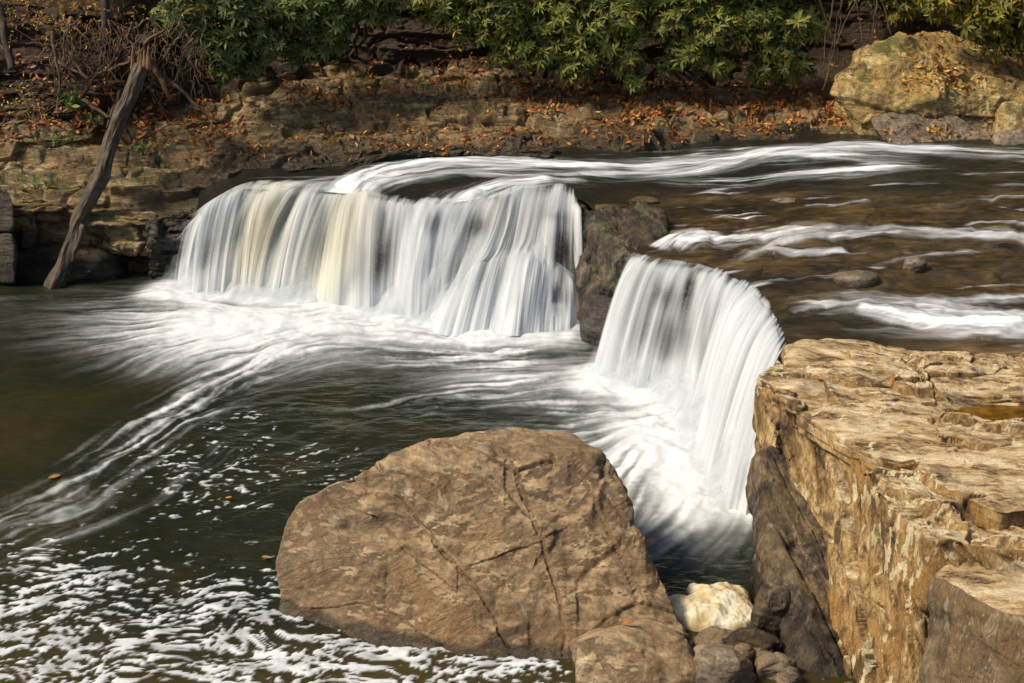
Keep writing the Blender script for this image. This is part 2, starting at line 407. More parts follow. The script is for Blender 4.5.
def flow_from(strokes, X, Y, default=(-1, -.1)):
    VX = np.full(X.shape, default[0] * .08); VY = np.full(X.shape, default[1] * .08)
    for S in strokes:
        p = np.asarray(S['pts'], float)
        l = np.concatenate([[0], np.cumsum(np.linalg.norm(np.diff(p, axis=0), axis=1))])
        t = np.linspace(0, l[-1], max(4, int(l[-1] / .3))); p = np.stack([np.interp(t, l, p[:, 0]), np.interp(t, l, p[:, 1])], 1)
        d = np.gradient(p, axis=0); d /= np.linalg.norm(d, axis=1)[:, None] + 1e-9
        for a, q in zip(p, d):
            w = 1 / (((X - a[0]) ** 2 + (Y - a[1]) ** 2) + .12) ** 1.3
            VX += w * q[0]; VY += w * q[1]
    n = np.sqrt(VX ** 2 + VY ** 2) + 1e-9
    return VX / n, VY / n
def lic(noise, vx, vy, steps, h):
    """noise on regular grid [i(x), j(y)], v in cells"""
    nu, nv = noise.shape; I, J = np.meshgrid(np.arange(nu), np.arange(nv), indexing='ij'); acc = noise.copy()
    for sgn in (1, -1):
        x = I.astype(np.float32); y = J.astype(np.float32)
        for k in range(steps):
            i = np.clip(x, 0, nu - 1).astype(np.int32); j = np.clip(y, 0, nv - 1).astype(np.int32)
            x = x + sgn * h * vx[i, j]; y = y + sgn * h * vy[i, j]
            i = np.clip(x, 0, nu - 1).astype(np.int32); j = np.clip(y, 0, nv - 1).astype(np.int32)
            acc = acc + noise[i, j]
    acc /= (2 * steps + 1)
    return (acc - acc.mean()) / acc.std()
def px2(pts, z): return [tuple(U(a, b, z)[:2]) for a, b in pts]

# ------------------------------------------------------------------ POOL
print('pool', round(time.time() - T0, 1))
def build_pool():
    dx = .022
    xs = np.arange(-7.6, 4.0, dx); ys = np.arange(8.6, 20.4, dx)
    X, Y = np.meshgrid(xs, ys, indexing='ij')
    S = [
        dict(pts=px2([(560,350),(400,352),(300,338),(200,352),(150,375)], 0), w=.9, w2=.4, a=.8, a2=.2),
        dict(pts=px2([(330,330),(270,352),(205,398),(150,430),(95,470),(40,505),(-60,545)], 0), w=.62, w2=.5, a=.72, a2=.5, end=.3),
        dict(pts=px2([(260,318),(160,300),(60,298),(-60,300)], 0), w=.45, w2=.2, a=.65, a2=.1),
        dict(pts=px2([(215,385),(150,445),(60,520),(0,552)], 0), w=.35, w2=.35, a=.45, a2=.5, end=.2),
        dict(pts=px2([(560,378),(470,392),(400,405),(300,412),(220,405)], 0), w=.42, w2=.35, a=.6, a2=.25),
        dict(pts=px2([(600,420),(520,395),(470,400),(380,430),(330,450)], 0), w=.42, w2=.25, a=.65, a2=.15),
        dict(pts=px2([(640,400),(560,380),(520,378)], 0), w=.30, w2=.12, a=.9, a2=.2),
        dict(pts=px2([(660,410),(600,425),(520,430),(450,420)], 0), w=.5, w2=.25, a=.85, a2=.15),
        dict(pts=px2([(700,430),(640,460),(620,520)], 0), w=.6, w2=.4, a=1.0, a2=.5),
        dict(pts=px2([(740,480),(700,520),(660,545)], 0), w=.6, w2=.3, a=1.0, a2=.35),
        dict(pts=px2([(755,500),(745,560)], 0), w=.2, w2=.06, a=.7, a2=.1),
        dict(pts=px2([(240,440),(180,480),(120,520),(0,560)], 0), w=.3, w2=.3, a=.4, a2=.3),
        dict(pts=px2([(560,640),(400,650),(280,610),(150,590),(0,600),(-80,610)], 0), w=.3, w2=.4, a=.0),
        dict(pts=px2([(560,700),(300,700),(100,670),(-80,690)], 0), w=.3, w2=.4, a=.0),
    ]
    fl = strokes_field(X, Y, S)
    cx = xs[::6]; cy = ys[::6]; CX, CY = np.meshgrid(cx, cy, indexing='ij')
    vx, vy = flow_from(S, CX, CY)
    swx = fbm(CX * .9, CY * 1.2, 0, 2, 5); vx = vx + .35 * fbm(CX * 1.4, CY * 1.4, 0, 2, 3); vy = vy + .35 * fbm(CX * 1.4, CY * 1.4, 0, 2, 9)
    ii = np.minimum(np.arange(len(xs)) // 6, len(cx) - 1); jj = np.minimum(np.arange(len(ys)) // 6, len(cy) - 1)
    vx = vx[ii][:, jj]; vy = vy[ii][:, jj]
    for _ in range(2):
        vx = smooth1(smooth1(vx, 5, 0), 5, 1); vy = smooth1(smooth1(vy, 5, 0), 5, 1)
    R = np.random.default_rng(5)
    nz = R.normal(size=X.shape).astype(np.float32)
    L1 = lic(smooth1(smooth1(nz, 1, 0), 1, 1), vx, vy, 16, 1.3)
    L2 = lic(fbm(X * 5, Y * 5, 0, 3, 21).astype(np.float32), vx, vy, 12, 1.5)
    L3 = lic(fbm(X * 9, Y * 9, 0, 2, 25).astype(np.float32), vx, vy, 10, 1.5)
    foam = np.zeros(X.shape)
    for k, (s, n, a) in enumerate(fl):
        foam = np.maximum(foam, a) + .25 * np.minimum(foam, a)
    tex = .5 + .24 * L1 + .12 * L2 + .20 * L3
    streak = foam * np.clip(.28 + tex * (1.25), 0, 2)
    streak = .88 * np.clip((streak - .12) / 1.15, 0, 1) ** 1.3
    px, py = proj(np.stack([X, Y, np.zeros_like(X)], -1))
    # solid white water at the foot of the falls
    def near(pts, w):
        (s, n, a), = strokes_field(X, Y, [dict(pts=px2(pts, 0), w=w, a=1, hard0=1, end=0)]); return a
    foot = np.maximum.reduce([near([(175,296),(230,300),(300,305),(380,318),(450,330),(565,328)], .62) * .95, near([(200,318),(300,328),(420,338),(560,340)], .5) * .9,
                   near([(600,385),(660,400),(690,425),(715,470),(740,500)], .62), near([(640,430),(680,470),(700,510)], .55)])
    solid = np.clip((foot * (1.0 + .07 * L2 + .10 * L1 + .06 * L3) - .06) / .86, 0, 1)
    # flecks of drifting foam
    def blob(cx, cy, rx, ry): return np.exp(-(((px - cx) / rx) ** 2 + ((py - cy) / ry) ** 2))
    D = 1.05 * sst(535, 640, py + 25 * fbm(px / 90, py / 50, 0, 2, 41)) * sst(640, 520, px) + .75 * blob(195, 480, 85, 42) + .35 * blob(120, 590, 200, 40) + .5 * blob(40, 550, 80, 24) + .40 * blob(330, 470, 60, 26) + .3*blob(250,420,70,20)
    D = np.clip(D, 0, 1.25)
    dxw = .25 * fbm(X * 1.3, Y * 1.3, 0, 2, 51); dyw = .18 * fbm(X * 1.3, Y * 1.3, 3, 2, 55)
    fx = (X + dxw); fy = (Y + dyw)
    ang = .12; gx = fx * math.cos(ang) + fy * math.sin(ang); gy = -fx * math.sin(ang) + fy * math.cos(ang)
    N1 = fbm(gx * 8, gy * 16, 0, 3, 61, .6) + .35 * fbm(gx * 17, gy * 28, 0, 2, 65)
    N2 = .38 * L3 + .10 * L2
    N = .6 * N1 + .28 * N2
    fleck = sst(-.07, .22, N - (.65 - .70 * np.minimum(D, 1.0))) * sst(.08, .3, D)
    milk = (.85 * blob(350, 322, 240, 36) + .5 * blob(210, 345, 110, 36) + .8 * blob(650, 445, 100, 80) + .45 * blob(520, 385, 100, 20) + .35 * blob(690, 530, 60, 30)) * np.clip(.85 + .10 * L2 + .14 * L3 + .13 * L1, 0, 1.6)
    F_ = np.clip(np.maximum.reduce([streak + .5 * milk, solid, milk, fleck * np.clip(.72 + .35 * fbm(X * 3, Y * 5, 0, 3, 67), .2, 1)]), 0, 1)
    z = .018 * fbm(X * 1.5, Y * 2.5, 0, 3, 71) + .012 * L2 * .3
    z += .10 * foot * (1 + .4 * fbm(X * 2.5, Y * 2.5, 0, 3, 73)) + .014 * F_
    z += .05 * foam * fbm(X * 1.8, Y * 3, 0, 3, 75)
    brown = np.clip(sst(250, -60, px) * sst(330, 470, py) * sst(640, 500, py) * .4 + .9*sst(600,680,py) + .35 * fbm(X * .8, Y * .8, 0, 3, 81), 0, 1)
    # wider coarse margin round the detailed sheet
    def widen(A, mode):
        return A
    P = np.stack([X, Y, z], -1)
    o = grid_obj('water', P, M['pool'], attrs=dict(foam=F_, brown=brown), flip=False)
    tag(o, kind='structure')
    # margin: frame of four sheets, joined edge to edge, one mesh
    x0, x1, y0, y1 = xs[0], xs[-1], ys[0], ys[-1]
    XS = [-40, x0, x1, 14]; YS = [-3, y0, y1, 24]
    vs = [(a, b, -.012) for a in XS for b in YS]; fs = []
    for i in range(3):
        for j in range(3):
            if (i, j) != (1, 1): fs.append((i * 4 + j, (i + 1) * 4 + j, (i + 1) * 4 + j + 1, i * 4 + j + 1))
    o2 = mesh_obj('water', vs, fs, M['pool'], smooth=False, attrs=dict(foam=np.zeros(16), brown=np.full(16, .3)))
    tag(o2, kind='structure')
build_pool()

# ------------------------------------------------------------------ RIVER (upper level)
print('river', round(time.time() - T0, 1))
LIP = [  # px, py, z of the brink from the left bank to the right ledge
    (196,214,1.12),(212,202,1.26),(240,190,1.38),(300,190,1.40),(370,195,1.40),(450,203,1.38),(520,194,1.38),(562,192,1.38),(586,202,1.38),
    (604,222,1.36),(632,256,1.33),(660,262,1.33),(700,269,1.33),(738,284,1.33),(764,309,1.33),(779,340,1.33),(786,352,1.34),(900,356,1.36),(1024,362,1.40),(1250,380,1.42)]
def river_z(P):
    X, Y = P[..., 0], P[..., 1]
    px, py = proj(np.stack([X, Y, np.full_like(X, 1.45)], -1))
    right = sst(600, 900, px)
    z = .10 * right * sst(305, 275, py + .03 * (px - 800)) + .10 * right * sst(250, 228, py) + .0 * right
    return z
def build_river():
    lip = np.array([U(*q) for q in LIP]); lip[:, 2] -= 0
    n = len(LIP)
    bx = np.interp([q[0] for q in LIP], [196, 600, 1250], [-4.9, 1.0, 12.5])
    back = np.stack([bx, np.full(n, 22.6), np.full(n, 1.46)], 1)
    C = np.stack([lip, lip * .93 + back * .07 + np.array([0, 0, .012]), back], 1)
    P = patch(C, 760, 330, 4, 2)
    P += 0
    X, Y = P[..., 0], P[..., 1]
    v = np.linspace(0, 1, P.shape[1])[None, :]
    edge = sst(0, .12, v)
    P[..., 2] += river_z(P) * edge
    R = 1.5
    S = [
        dict(pts=px2([(1500,178),(960,166),(870,160),(780,158),(700,170),(600,168),(480,162),(400,168),(330,200)], 1.44), w=0.336, w2=0.420, a=.35, a2=.5),
        dict(st=.4, pts=px2([(940,168),(870,172),(820,160),(770,160),(700,172),(620,176),(560,168)], 1.45), w=0.420, w2=0.252, a=.9, a2=.2),
        dict(st=.4, pts=px2([(960,176),(900,180),(840,184),(780,183),(720,186),(640,178)], 1.45), w=0.294, w2=0.168, a=.9, a2=.2),
        dict(pts=px2([(640,170),(560,166),(470,160),(390,166),(350,185),(320,205)], 1.42), w=0.273, w2=0.252, a=.5, a2=.8),
        dict(pts=px2([(600,182),(530,176),(450,172),(380,182),(350,200)], 1.42), w=0.147, w2=0.189, a=.3, a2=.6),
        dict(pts=px2([(560,178),(500,184),(470,195),(455,206)], 1.41), w=0.210, w2=0.420, a=.4, a2=.8),
        dict(pts=px2([(420,175),(300,184),(250,190)], 1.41), w=0.147, w2=0.189, a=.2, a2=.5),
        dict(pts=px2([(1400,246),(1000,240),(930,236),(870,234),(810,238),(760,246),(715,258)], 1.5), w=0.189, w2=0.147, a=.85, a2=.4),
        dict(st=.3, pts=px2([(860,236),(790,240),(730,240),(690,238),(672,246)], 1.45), w=0.210, w2=0.189, a=.7, a2=.9),
        dict(pts=px2([(850,252),(800,256),(760,250)], 1.45), w=0.105, a=.5),
        dict(pts=px2([(1400,200),(1010,202),(960,206),(900,215)], 1.6), w=0.189, w2=0.063, a=.75, a2=.1),
        dict(pts=px2([(1400,186),(1020,188),(980,188)], 1.6), w=0.147, w2=0.105, a=.75, a2=.2),
        dict(pts=px2([(1400,300),(1000,296),(940,300),(880,298),(820,300)], 1.45), w=0.168, w2=0.105, a=.85, a2=.2),
        dict(pts=px2([(1500,360),(1150,345),(1000,322),(940,312),(880,304),(820,306),(770,318)], 1.38), w=0.504, w2=0.294, a=1.0, a2=.25),
        dict(st=.35, pts=px2([(1060,330),(1000,330),(950,325),(900,316),(850,308)], 1.38), w=0.336, w2=0.210, a=1.2, a2=.5),
        dict(pts=px2([(1400,345),(1000,335),(940,335),(880,330),(820,330)], 1.38), w=0.294, w2=0.168, a=.8, a2=.1),
        dict(pts=px2([(760,318),(700,300),(660,290)], 1.36), w=0.210, w2=0.420, a=.0),
        dict(pts=px2([(980,258),(900,262),(820,275)], 1.45), w=0.105, w2=0.105, a=.35, a2=.1),
        dict(pts=px2([(800,212),(840,216),(870,210)], 1.45), w=0.084, a=.3),
        dict(st=.5, pts=px2([(740,250),(712,245),(690,240),(668,246),(655,250)], 1.36), w=0.168, w2=0.168, a=.9, a2=.5),
    ]
    fl = strokes_field(X, Y, S)
    foam = np.zeros(X.shape); hump = np.zeros(X.shape); s_ = X * 1.0; n_ = Y * 1.0; best = np.full(X.shape, .12)
    for k, (s, n, a) in enumerate(fl):
        t = np.clip(.62 + .50 * fbm(s * .6 + k * 7, n * 5.5, k, 3, 31) + .28 * fbm(s * 1.2 + k * 7, n * 17, k, 3, 37), 0, 1.4)
        foam = np.maximum(foam, a * t * 1.15); hump += .05 * a * (1 + .5 * fbm(s * 1.1, n * 3, k, 2, 39))
        m = a > best; best = np.where(m, a, best); s_ = np.where(m, s + k * 3.1, s_); n_ = np.where(m, n, n_)
    px, py = proj(P)
    bed = fbm(X * 1.1, Y * 1.8, 0, 5, 91)
    f1, f2, idr = cell(X * 1.1 + .3 * fbm(X, Y, 0, 2, 4), Y * 1.7, X * 0, 7)
    shallow = sst(560, 700, px) * sst(186, 200, py)
    rel = (.030 * bed + .09 * (idr - .5) * sst(0, .18, f2 - f1) * shallow + .02 * fbm(X * 4, Y * 7, 0, 3, 95) * shallow)
    P[..., 2] += (rel + hump) * edge
    deep = 1 - shallow * np.clip(.85 + .5 * bed, 0, 1)
    deep = np.clip(np.maximum(deep, .85 * sst(1.0, .0, np.abs(py - 275 - .06 * (px - 640)) / 22) * sst(620, 660, px) * sst(840, 740, px)), 0, 1)
    deep = np.clip(np.maximum(deep, .7 * sst(290, 325, py) * sst(980, 860, px)), 0, 1)
    # small breaking edges of the bed
    foam = np.clip(foam * (1 - .22 * sst(620, 720, px) * sst(215, 225, py) * sst(275, 265, py)) + .42 * sst(600, 700, px) * sst(.30, 1.15, fbm(X * .8, Y * 4.2, 0, 4, 97)) + .22 * sst(.2, 1.1, fbm(X * .6, Y * 5, 3, 3, 98)) * sst(190, 170, py), 0, 1)
    uv = np.stack([s_, n_, 0 * s_], -1)
    o = grid_obj('river', P, M['river'], attrs=dict(foam=foam, deep=deep, fuv=uv), flip=False)
    tag(o, kind='structure')
    return P
RIV = build_river()

# ------------------------------------------------------------------ BANK
print('bank', round(time.time() - T0, 1))
def strat_displace(P, th=.17, tilt=(.02, .0), amt=.10, seed=0, cellamp=.10, mask=None, terr=.85, fine=.02, cs=(.95, 1.3, 3.6), small=.38):
    X, Y, Z = P[..., 0], P[..., 1], P[..., 2]
    m = 1.0 if mask is None else mask
    nrm = gnormal(P)
    if (nrm[..., 2].mean() < 0): nrm = -nrm
    wz = Z + tilt[0] * X + tilt[1] * Y + .07 * fbm(X * .6, Y * .6, Z * .4, 3, seed + 1) + .02 * fbm(X * 3, Y * 3, Z * 1, 3, seed + 2)
    q = wz / th; L = np.floor(q); f = q - L
    lo = np.random.default_rng(seed).random(400)
    hL = lo[(L.astype(int) + 100) % 400]; hN = lo[(L.astype(int) + 101) % 400]
    # treads and risers
    zt = (L + sst(.62, .98, f)) * th
    dz = (zt - wz) * terr * np.clip(1.2 - np.abs(nrm[..., 2] - .9) , 0, 1)
    flat = sst(.4, .85, nrm[..., 2])
    P2 = P.copy()
    P2[..., 2] += dz * flat * m
    steep = 1 - flat
    off = (hL - .5) * 1.6 * amt * np.minimum(sst(0, .10, f), sst(1, .90, f)) - amt * .5 * (1 - np.minimum(sst(0, .07, f), sst(1, .93, f)))
    f1, f2, idr = cell(X * cs[0] + .3 * fbm(X * 1.4, Y * 1.4, Z * 2, 3, seed + 5), Y * cs[1] + .2 * fbm(X * 1.2, Y * 1.2, Z, 3, seed + 15), Z * cs[2] + .3 * fbm(X, Y, Z, 2, seed + 6), seed)
    g1, g2, idg = cell(X * 4.2 + .2 * fbm(X * 5, Y * 5, Z * 5, 2, seed + 7), Y * 4.5, Z * 11, seed + 1)
    cr = sst(0, .07, f2 - f1); cg = sst(0, .10, g2 - g1)
    blk = cellamp * ((idr - .5) * cr - .35 * (1 - cr)) + cellamp * small * ((idg - .5) * cg - .4 * (1 - cg))
    fin = fine * (fbm(X * 5, Y * 5, Z * 12, 4, seed + 8) + .6 * ridged(X * 2.5, Y * 2.5, Z * 7, 4, seed + 9))
    d = (off * (steep * 1.0 + .0) + blk + fin) * m
    P2 += nrm * d[..., None]
    return P2
BK = {  # px : rows of (Y, z)
 -420: [(20.2,-.5),(20.35,0),(20.4,.45),(20.2,.8),(20.25,1.0),(20.7,1.35),(21.3,1.7),(21.6,2.0),(21.8,2.7),(22.5,3.6)],
 -60: [(20.0,-.5),(20.1,0),(20.15,.45),(19.95,.78),(20.0,1.0),(20.5,1.35),(21.2,1.7),(21.5,2.0),(21.7,2.7),(22.4,3.6)],
 40: [(20.15,-.5),(20.3,0),(20.35,.5),(20.0,.84),(20.02,1.05),(20.55,1.36),(21.2,1.7),(21.5,2.0),(21.65,2.7),(22.4,3.6)],
 95: [(20.1,-.5),(20.2,0),(20.25,.5),(19.92,.80),(19.95,1.0),(20.5,1.36),(21.2,1.7),(21.5,2.0),(21.6,2.75),(22.4,3.6)],
 130: [(19.95,-.5),(20.0,0),(19.95,.30),(19.75,.45),(19.82,.95),(20.4,1.33),(21.2,1.7),(21.6,2.0),(21.8,2.7),(22.6,3.5)],
 165: [(19.9,-.5),(19.95,0),(19.9,.3),(19.72,.48),(19.8,.95),(20.4,1.35),(21.3,1.7),(22.0,1.95),(22.6,2.4),(23.6,3.0)],
 215: [(20.05,-.5),(20.1,0),(20.1,.5),(20.0,.9),(20.08,1.18),(20.6,1.45),(21.5,1.7),(22.4,1.95),(23.2,2.2),(24.2,3.1)],
 300: [(20.3,.5),(20.5,1.2),(20.6,1.42),(20.65,1.5),(20.8,1.58),(21.3,1.7),(22.0,1.86),(22.8,2.02),(23.6,2.25),(24.6,3.2)],
 430: [(21.1,.5),(21.3,1.2),(21.4,1.42),(21.45,1.52),(21.6,1.6),(22.1,1.70),(22.8,1.84),(23.5,2.0),(24.3,2.3),(25.0,3.3)],
 620: [(21.3,.5),(21.4,1.2),(21.5,1.42),(21.53,1.50),(21.7,1.56),(22.2,1.63),(23.0,1.74),(23.8,1.9),(24.6,2.2),(25.4,3.4)],
 800: [(21.4,.5),(21.5,1.2),(21.6,1.42),(21.63,1.50),(21.8,1.56),(22.3,1.64),(23.1,1.76),(23.9,1.9),(24.7,2.2),(25.5,3.4)],
 950: [(21.4,.5),(21.5,1.2),(21.6,1.42),(21.63,1.55),(21.8,1.75),(22.2,2.0),(22.8,2.35),(23.6,2.65),(24.4,2.9),(25.4,3.7)],
 1150: [(21.4,.5),(21.5,1.2),(21.6,1.42),(21.63,1.55),(21.8,1.75),(22.2,2.0),(22.8,2.35),(23.6,2.65),(24.4,2.9),(25.4,3.7)],
 1500: [(21.4,.5),(21.5,1.2),(21.6,1.42),(21.63,1.55),(21.8,1.75),(22.2,2.0),(22.8,2.35),(23.6,2.65),(24.4,2.9),(25.4,3.7)],
}
def build_bank():
    C = np.array([[W(px, y, z) for y, z in rows] for px, rows in BK.items()])
    P = patch(C, 1150, 520, 7, 4)
    P0 = P.copy()
    Z = P[..., 2]
    v = np.linspace(0, 1, P.shape[1])[None, :]
    rightpart = sst(-4.2, -3.4, P0[..., 0]); 
    P = strat_displace(P, .23, (.03, .05), .20, 3, .24, fine=.026, cs=(.5, .8, 2.6), small=.22)
    P[..., 2] += .05 * fbm(P0[..., 0] * .8, P0[..., 1] * .8, 0, 3, 15) * sst(1.0, 1.5, Z)
    px, py = proj(P0); X0, Y0, Z0 = P0[..., 0], P0[..., 1], P0[..., 2]
    edge = np.interp(X0, [-9, -6.6, -5.9, -5.0, -3.5, -1, 2, 5, 7, 9], [21.3, 21.25, 21.4, 22.5, 23.7, 24.2, 24.0, 24.0, 22.9, 22.6])
    soil = sst(-.25, .35, Y0 - edge + .25 * fbm(X0 * .8, Y0, 0, 3, 12)) * .9  # bare soil, and painted shade in the recess behind the bushes
    wl_ = np.interp(X0, [-5.2, -4.4, 9], [.25, 1.64, 1.60])
    wet = sst(.22, -.12, Z0 - wl_ - .12 * fbm(X0 * .7, Y0, 0, 3, 14)); wet = np.maximum(wet, .75 * sst(-5.7, -5.0, X0) * sst(-3.2, -4.3, X0) * sst(1.52, 1.3, Z0))
    wet = np.maximum(wet, .35 * sst(2.2, 3.5, X0) * sst(1.9, 1.7, Z0))
    o = grid_obj('riverbank', P, M['bank'], flip=True, attrs=dict(soil=soil, wet=wet)); tag(o, kind='structure')
    # hill behind: one sheet rising away from the bank
    top = C[:, -1]
    rows = [top + np.array([0, -.25, -.12])]
    for dy, dz in ((.9, .9), (3.0, 3.2), (8, 8.0), (20, 17), (45, 30)):
        q = top + np.array([0, dy, dz]); q[:, 0] *= 1 + dy * .03; rows.append(q)
    H = patch(np.stack(rows, 1), 300, 260, 3, 3)
    H[..., 2] += .35 * fbm(H[..., 0] * .6, H[..., 1] * .6, 0, 4, 19) * sst(0, 1.5, H[..., 1] - H[:, :1, 1])
    o = grid_obj('hillside', H, M['soil'], flip=True); tag(o, kind='structure')
    return P
BANK = build_bank()
def bank_at(x, y):
    """height of the bank above plan point (x, y) (highest sample nearby)"""
    d = (BANKF[:, 0] - x) ** 2 + (BANKF[:, 1] - y) ** 2
    i = np.argpartition(d, 12)[:12]
    return BANKF[i, 2].max()
BANKF = BANK[::3, ::3].reshape(-1, 3)

# ------------------------------------------------------------------ BEDROCK behind the falls
print('bedrock', round(time.time() - T0, 1))
def build_bedrock():
    st_ = [  # top px,py,z ; set-back ; foot px,py at z=0
        ((150,236,.7),(150,279)), ((198,214,1.0),(190,281)), ((240,194,1.28),(238,284)), ((300,192,1.35),(285,288)), ((370,197,1.35),(350,292)), ((430,205,1.33),(430,296)),
        ((480,202,1.33),(490,300)), ((520,197,1.33),(540,300)), ((562,196,1.33),(580,300)), ((590,206,1.30),(600,318)), ((606,228,1.30),(612,352)), ((634,260,1.26),(640,358)),
        ((665,266,1.26),(675,360)), ((704,273,1.26),(712,372)), ((742,289,1.26),(745,395)), ((770,314,1.26),(770,425)), ((786,344,1.26),(782,470))]
    C = []
    for (a, b, z), (c, d) in st_:
        t = U(a, b, z); f = U(c, d, 0); mid = (t * .55 + f * .45); mid[2] = .75
        tb = t + np.array([.0, .7, -.12]); tb[0] += .3 * (a > 620)
        fb = f.copy(); fb[2] = -.5
        C.append([tb, t, mid, f, fb])
    P = patch(np.array(C), 620, 230, 5, 5)
    P = strat_displace(P, .3, (.03, 0), .12, 23, .16, fine=.03)
    X, Y, Z = P[..., 0], P[..., 1], P[..., 2]
    cap = np.minimum(Z, 1.34); P[..., 2] = cap
    o = grid_obj('bedrock', P, M['bank_wet'], flip=False); tag(o, kind='structure')
    # river bed under the upper river, closing the gap to the back
build_bedrock()

# ------------------------------------------------------------------ FALLS
print('falls', round(time.time() - T0, 1))
def curtain(name, parent, T, B, nu, nv, seed, gaps=(), base=.62, sides=(.25, .25), creams=(), fwd=0.0, tier=0.0, ridge=.05, pw=1.9, run=.55, lipclear=.15, amp=(.55, .5), extra=None):
    T = np.array([U(*q) for q in T]); B = np.array([U(*q) for q in B])
    n = len(T)
    l = np.concatenate([[0], np.cumsum(.5 * np.linalg.norm(np.diff(T, axis=0), axis=1) + .5 * np.linalg.norm(np.diff(B, axis=0), axis=1))])
    T = resample(T, l, nu, 0); B = resample(B, l, nu, 0)
    k = max(1, nu // 40)
    for _ in range(3): T = smooth1(T, k, 0); B = smooth1(B, k, 0)
    u = np.linspace(0, l[-1], nu)[:, None]; nr_ = 34; t_all = np.concatenate([np.linspace(-1, 0, nr_, endpoint=False), np.linspace(0, 1, nv)])[None, :]; t = np.maximum(t_all, 0); back = np.maximum(-t_all, 0)
    dirn = B - T; dirn[:, 2] = 0; dn = dirn / (np.linalg.norm(dirn, axis=1)[:, None] + 1e-6)
    jit = 1 + .16 * fbm(u * 1.6, 0 * u, 0, 3, seed)          # some strands leap further than others
    hor = (t ** .92)
    P = T[:, None, :] + dirn[:, None, :] * (hor * (jit * .5 + .5))[..., None]
    drop = (T[:, 2] - B[:, 2])[:, None]
    ts = np.clip(.48 + .22 * fbm(u * .8, 0 * u, 0, 2, seed + 11), .25, .75); tm = np.clip(tier * (1 + .6 * fbm(u * .9, 0 * u, 0, 2, seed + 12)), 0, 1)
    stp = ts * .9 * sst(0, 1, np.clip(t / (ts * 1.0), 0, 1)) + (1 - ts * .9) * np.clip((t - ts * .7) / (1 - ts * .7), 0, 1) ** 1.8
    P[..., 2] = T[:, 2][:, None] - drop * ((1 - tm) * (t ** pw) + tm * stp)
    a1 = 1.15 * fbm(u * 2.5 + .12 * t, t * .35, 0, 3, seed + 3); a2 = fbm(u * 13 + .3 * t, t * .45, 0, 3, seed + 5); a3 = fbm(u * 30, t * .5, 0, 2, seed + 7)
    disp = (ridge * 1.3 * a1 + ridge * .15 * a2 + ridge * .02 * a3) * sst(0, .35, t) + fwd
    # ledges that the water bounces over
    nrm = gnormal(P); flip = np.sign((nrm * np.array([0, -1, .3])).sum(-1).mean()); nrm *= flip
    P = P + nrm * disp[..., None]
    P[..., 2] += .014 * (1 - t)
    up_ = dn
    P = P - up_[:, None, :] * (run * back * (1 + .35 * fbm(u * 1.7, 0 * u, 0, 2, seed + 31)))[..., None]
    P[..., 2] += .022 * back
    d = base + amp[0] * a1 * sst(-.2, .4, t) + amp[1] * a2 * .36 + .06 * a3
    d += .55 * sst(.62, 1.0, t)
    k_ = np.clip(.42 + .75 * a1 + .55 * a2, 0, 1)       # where the white starts above the brink
    d *= sst(-.05, .12, (t * 1.0 - back * .16) + .16 * k_ - .03) 
    d -= .9 * sst(.35, 1.0, back)
    px, py = proj(P)
    for (cx, cy, rx, ry, rot, s) in gaps:
        c_, s_ = math.cos(math.radians(rot)), math.sin(math.radians(rot))
        x = (px - cx) * c_ + (py - cy) * s_; y = -(px - cx) * s_ + (py - cy) * c_
        d -= s * np.exp(-((x / rx) ** 2 + (y / ry) ** 2)) * (1 + .5 * a2)
    if sides[0]: d *= sst(0, sides[0], u + .25 * sides[0] * a2)
    if sides[1]: d *= sst(0, sides[1], (l[-1] - u) + .25 * sides[1] * a2)
    cr = np.zeros(px.shape)
    for (cx, cy, rx, ry, rot, s) in creams:
        c_, s_ = math.cos(math.radians(rot)), math.sin(math.radians(rot))
        x = (px - cx) * c_ + (py - cy) * s_; y = -(px - cx) * s_ + (py - cy) * c_
        cr += s * np.exp(-((x / rx) ** 2 + (y / ry) ** 2))
    d = np.clip(d, -.3, 1.3)
    o = grid_obj(name, P, M['fall'], parent, attrs=dict(dens=d, cream=np.clip(cr, 0, 1), fuv=np.stack([u + 0 * t, 0 * u + t * 1.4, 0 * u + 0 * t], -1)))
    return o
CR = [(258,235,26,70,20,.75), (335,245,30,80,20,.6), (505,225,30,25,30,.25)]
wl = empty('waterfall', U(330, 296, 0)); tag(wl, 'wide left waterfall pouring off the dark ledge beside the log and bank', 'waterfall')
TA = [(178,240,.66),(192,220,.98),(212,206,1.22),(238,190,1.39),(262,184,1.42),(300,190,1.41),(335,185,1.43),(355,190,1.43),(380,199,1.40),(410,205,1.38),(450,203,1.39),(490,202,1.39)]
BA = [(171,285,0),(176,286,0),(188,288,0),(210,290,0),(232,291,0),(258,293,0),(296,297,0),(335,303,0),(368,308,0),(400,314,0),(430,318,0),(450,322,0)]
G1 = [(207,262,9,34,14,.5),(380,266,9,36,20,.45),(352,282,9,22,20,.3),(432,224,10,14,20,.55),(470,192,26,6,0,.6),(340,186,22,5,0,.4),(300,260,8,40,18,.25),(236,235,6,34,22,.3)]
curtain('falling_water', wl, TA, BA, 760, 150, 5, gaps=G1, base=.76, creams=CR, sides=(.3, .5), tier=.18, ridge=.07)
curtain('falling_water', wl, TA[1:], [(a + 8, b + 8, z) for a, b, z in BA[1:]], 700, 120, 15, gaps=G1, base=.30, creams=CR, fwd=.06, ridge=.07, sides=(.2, .5))
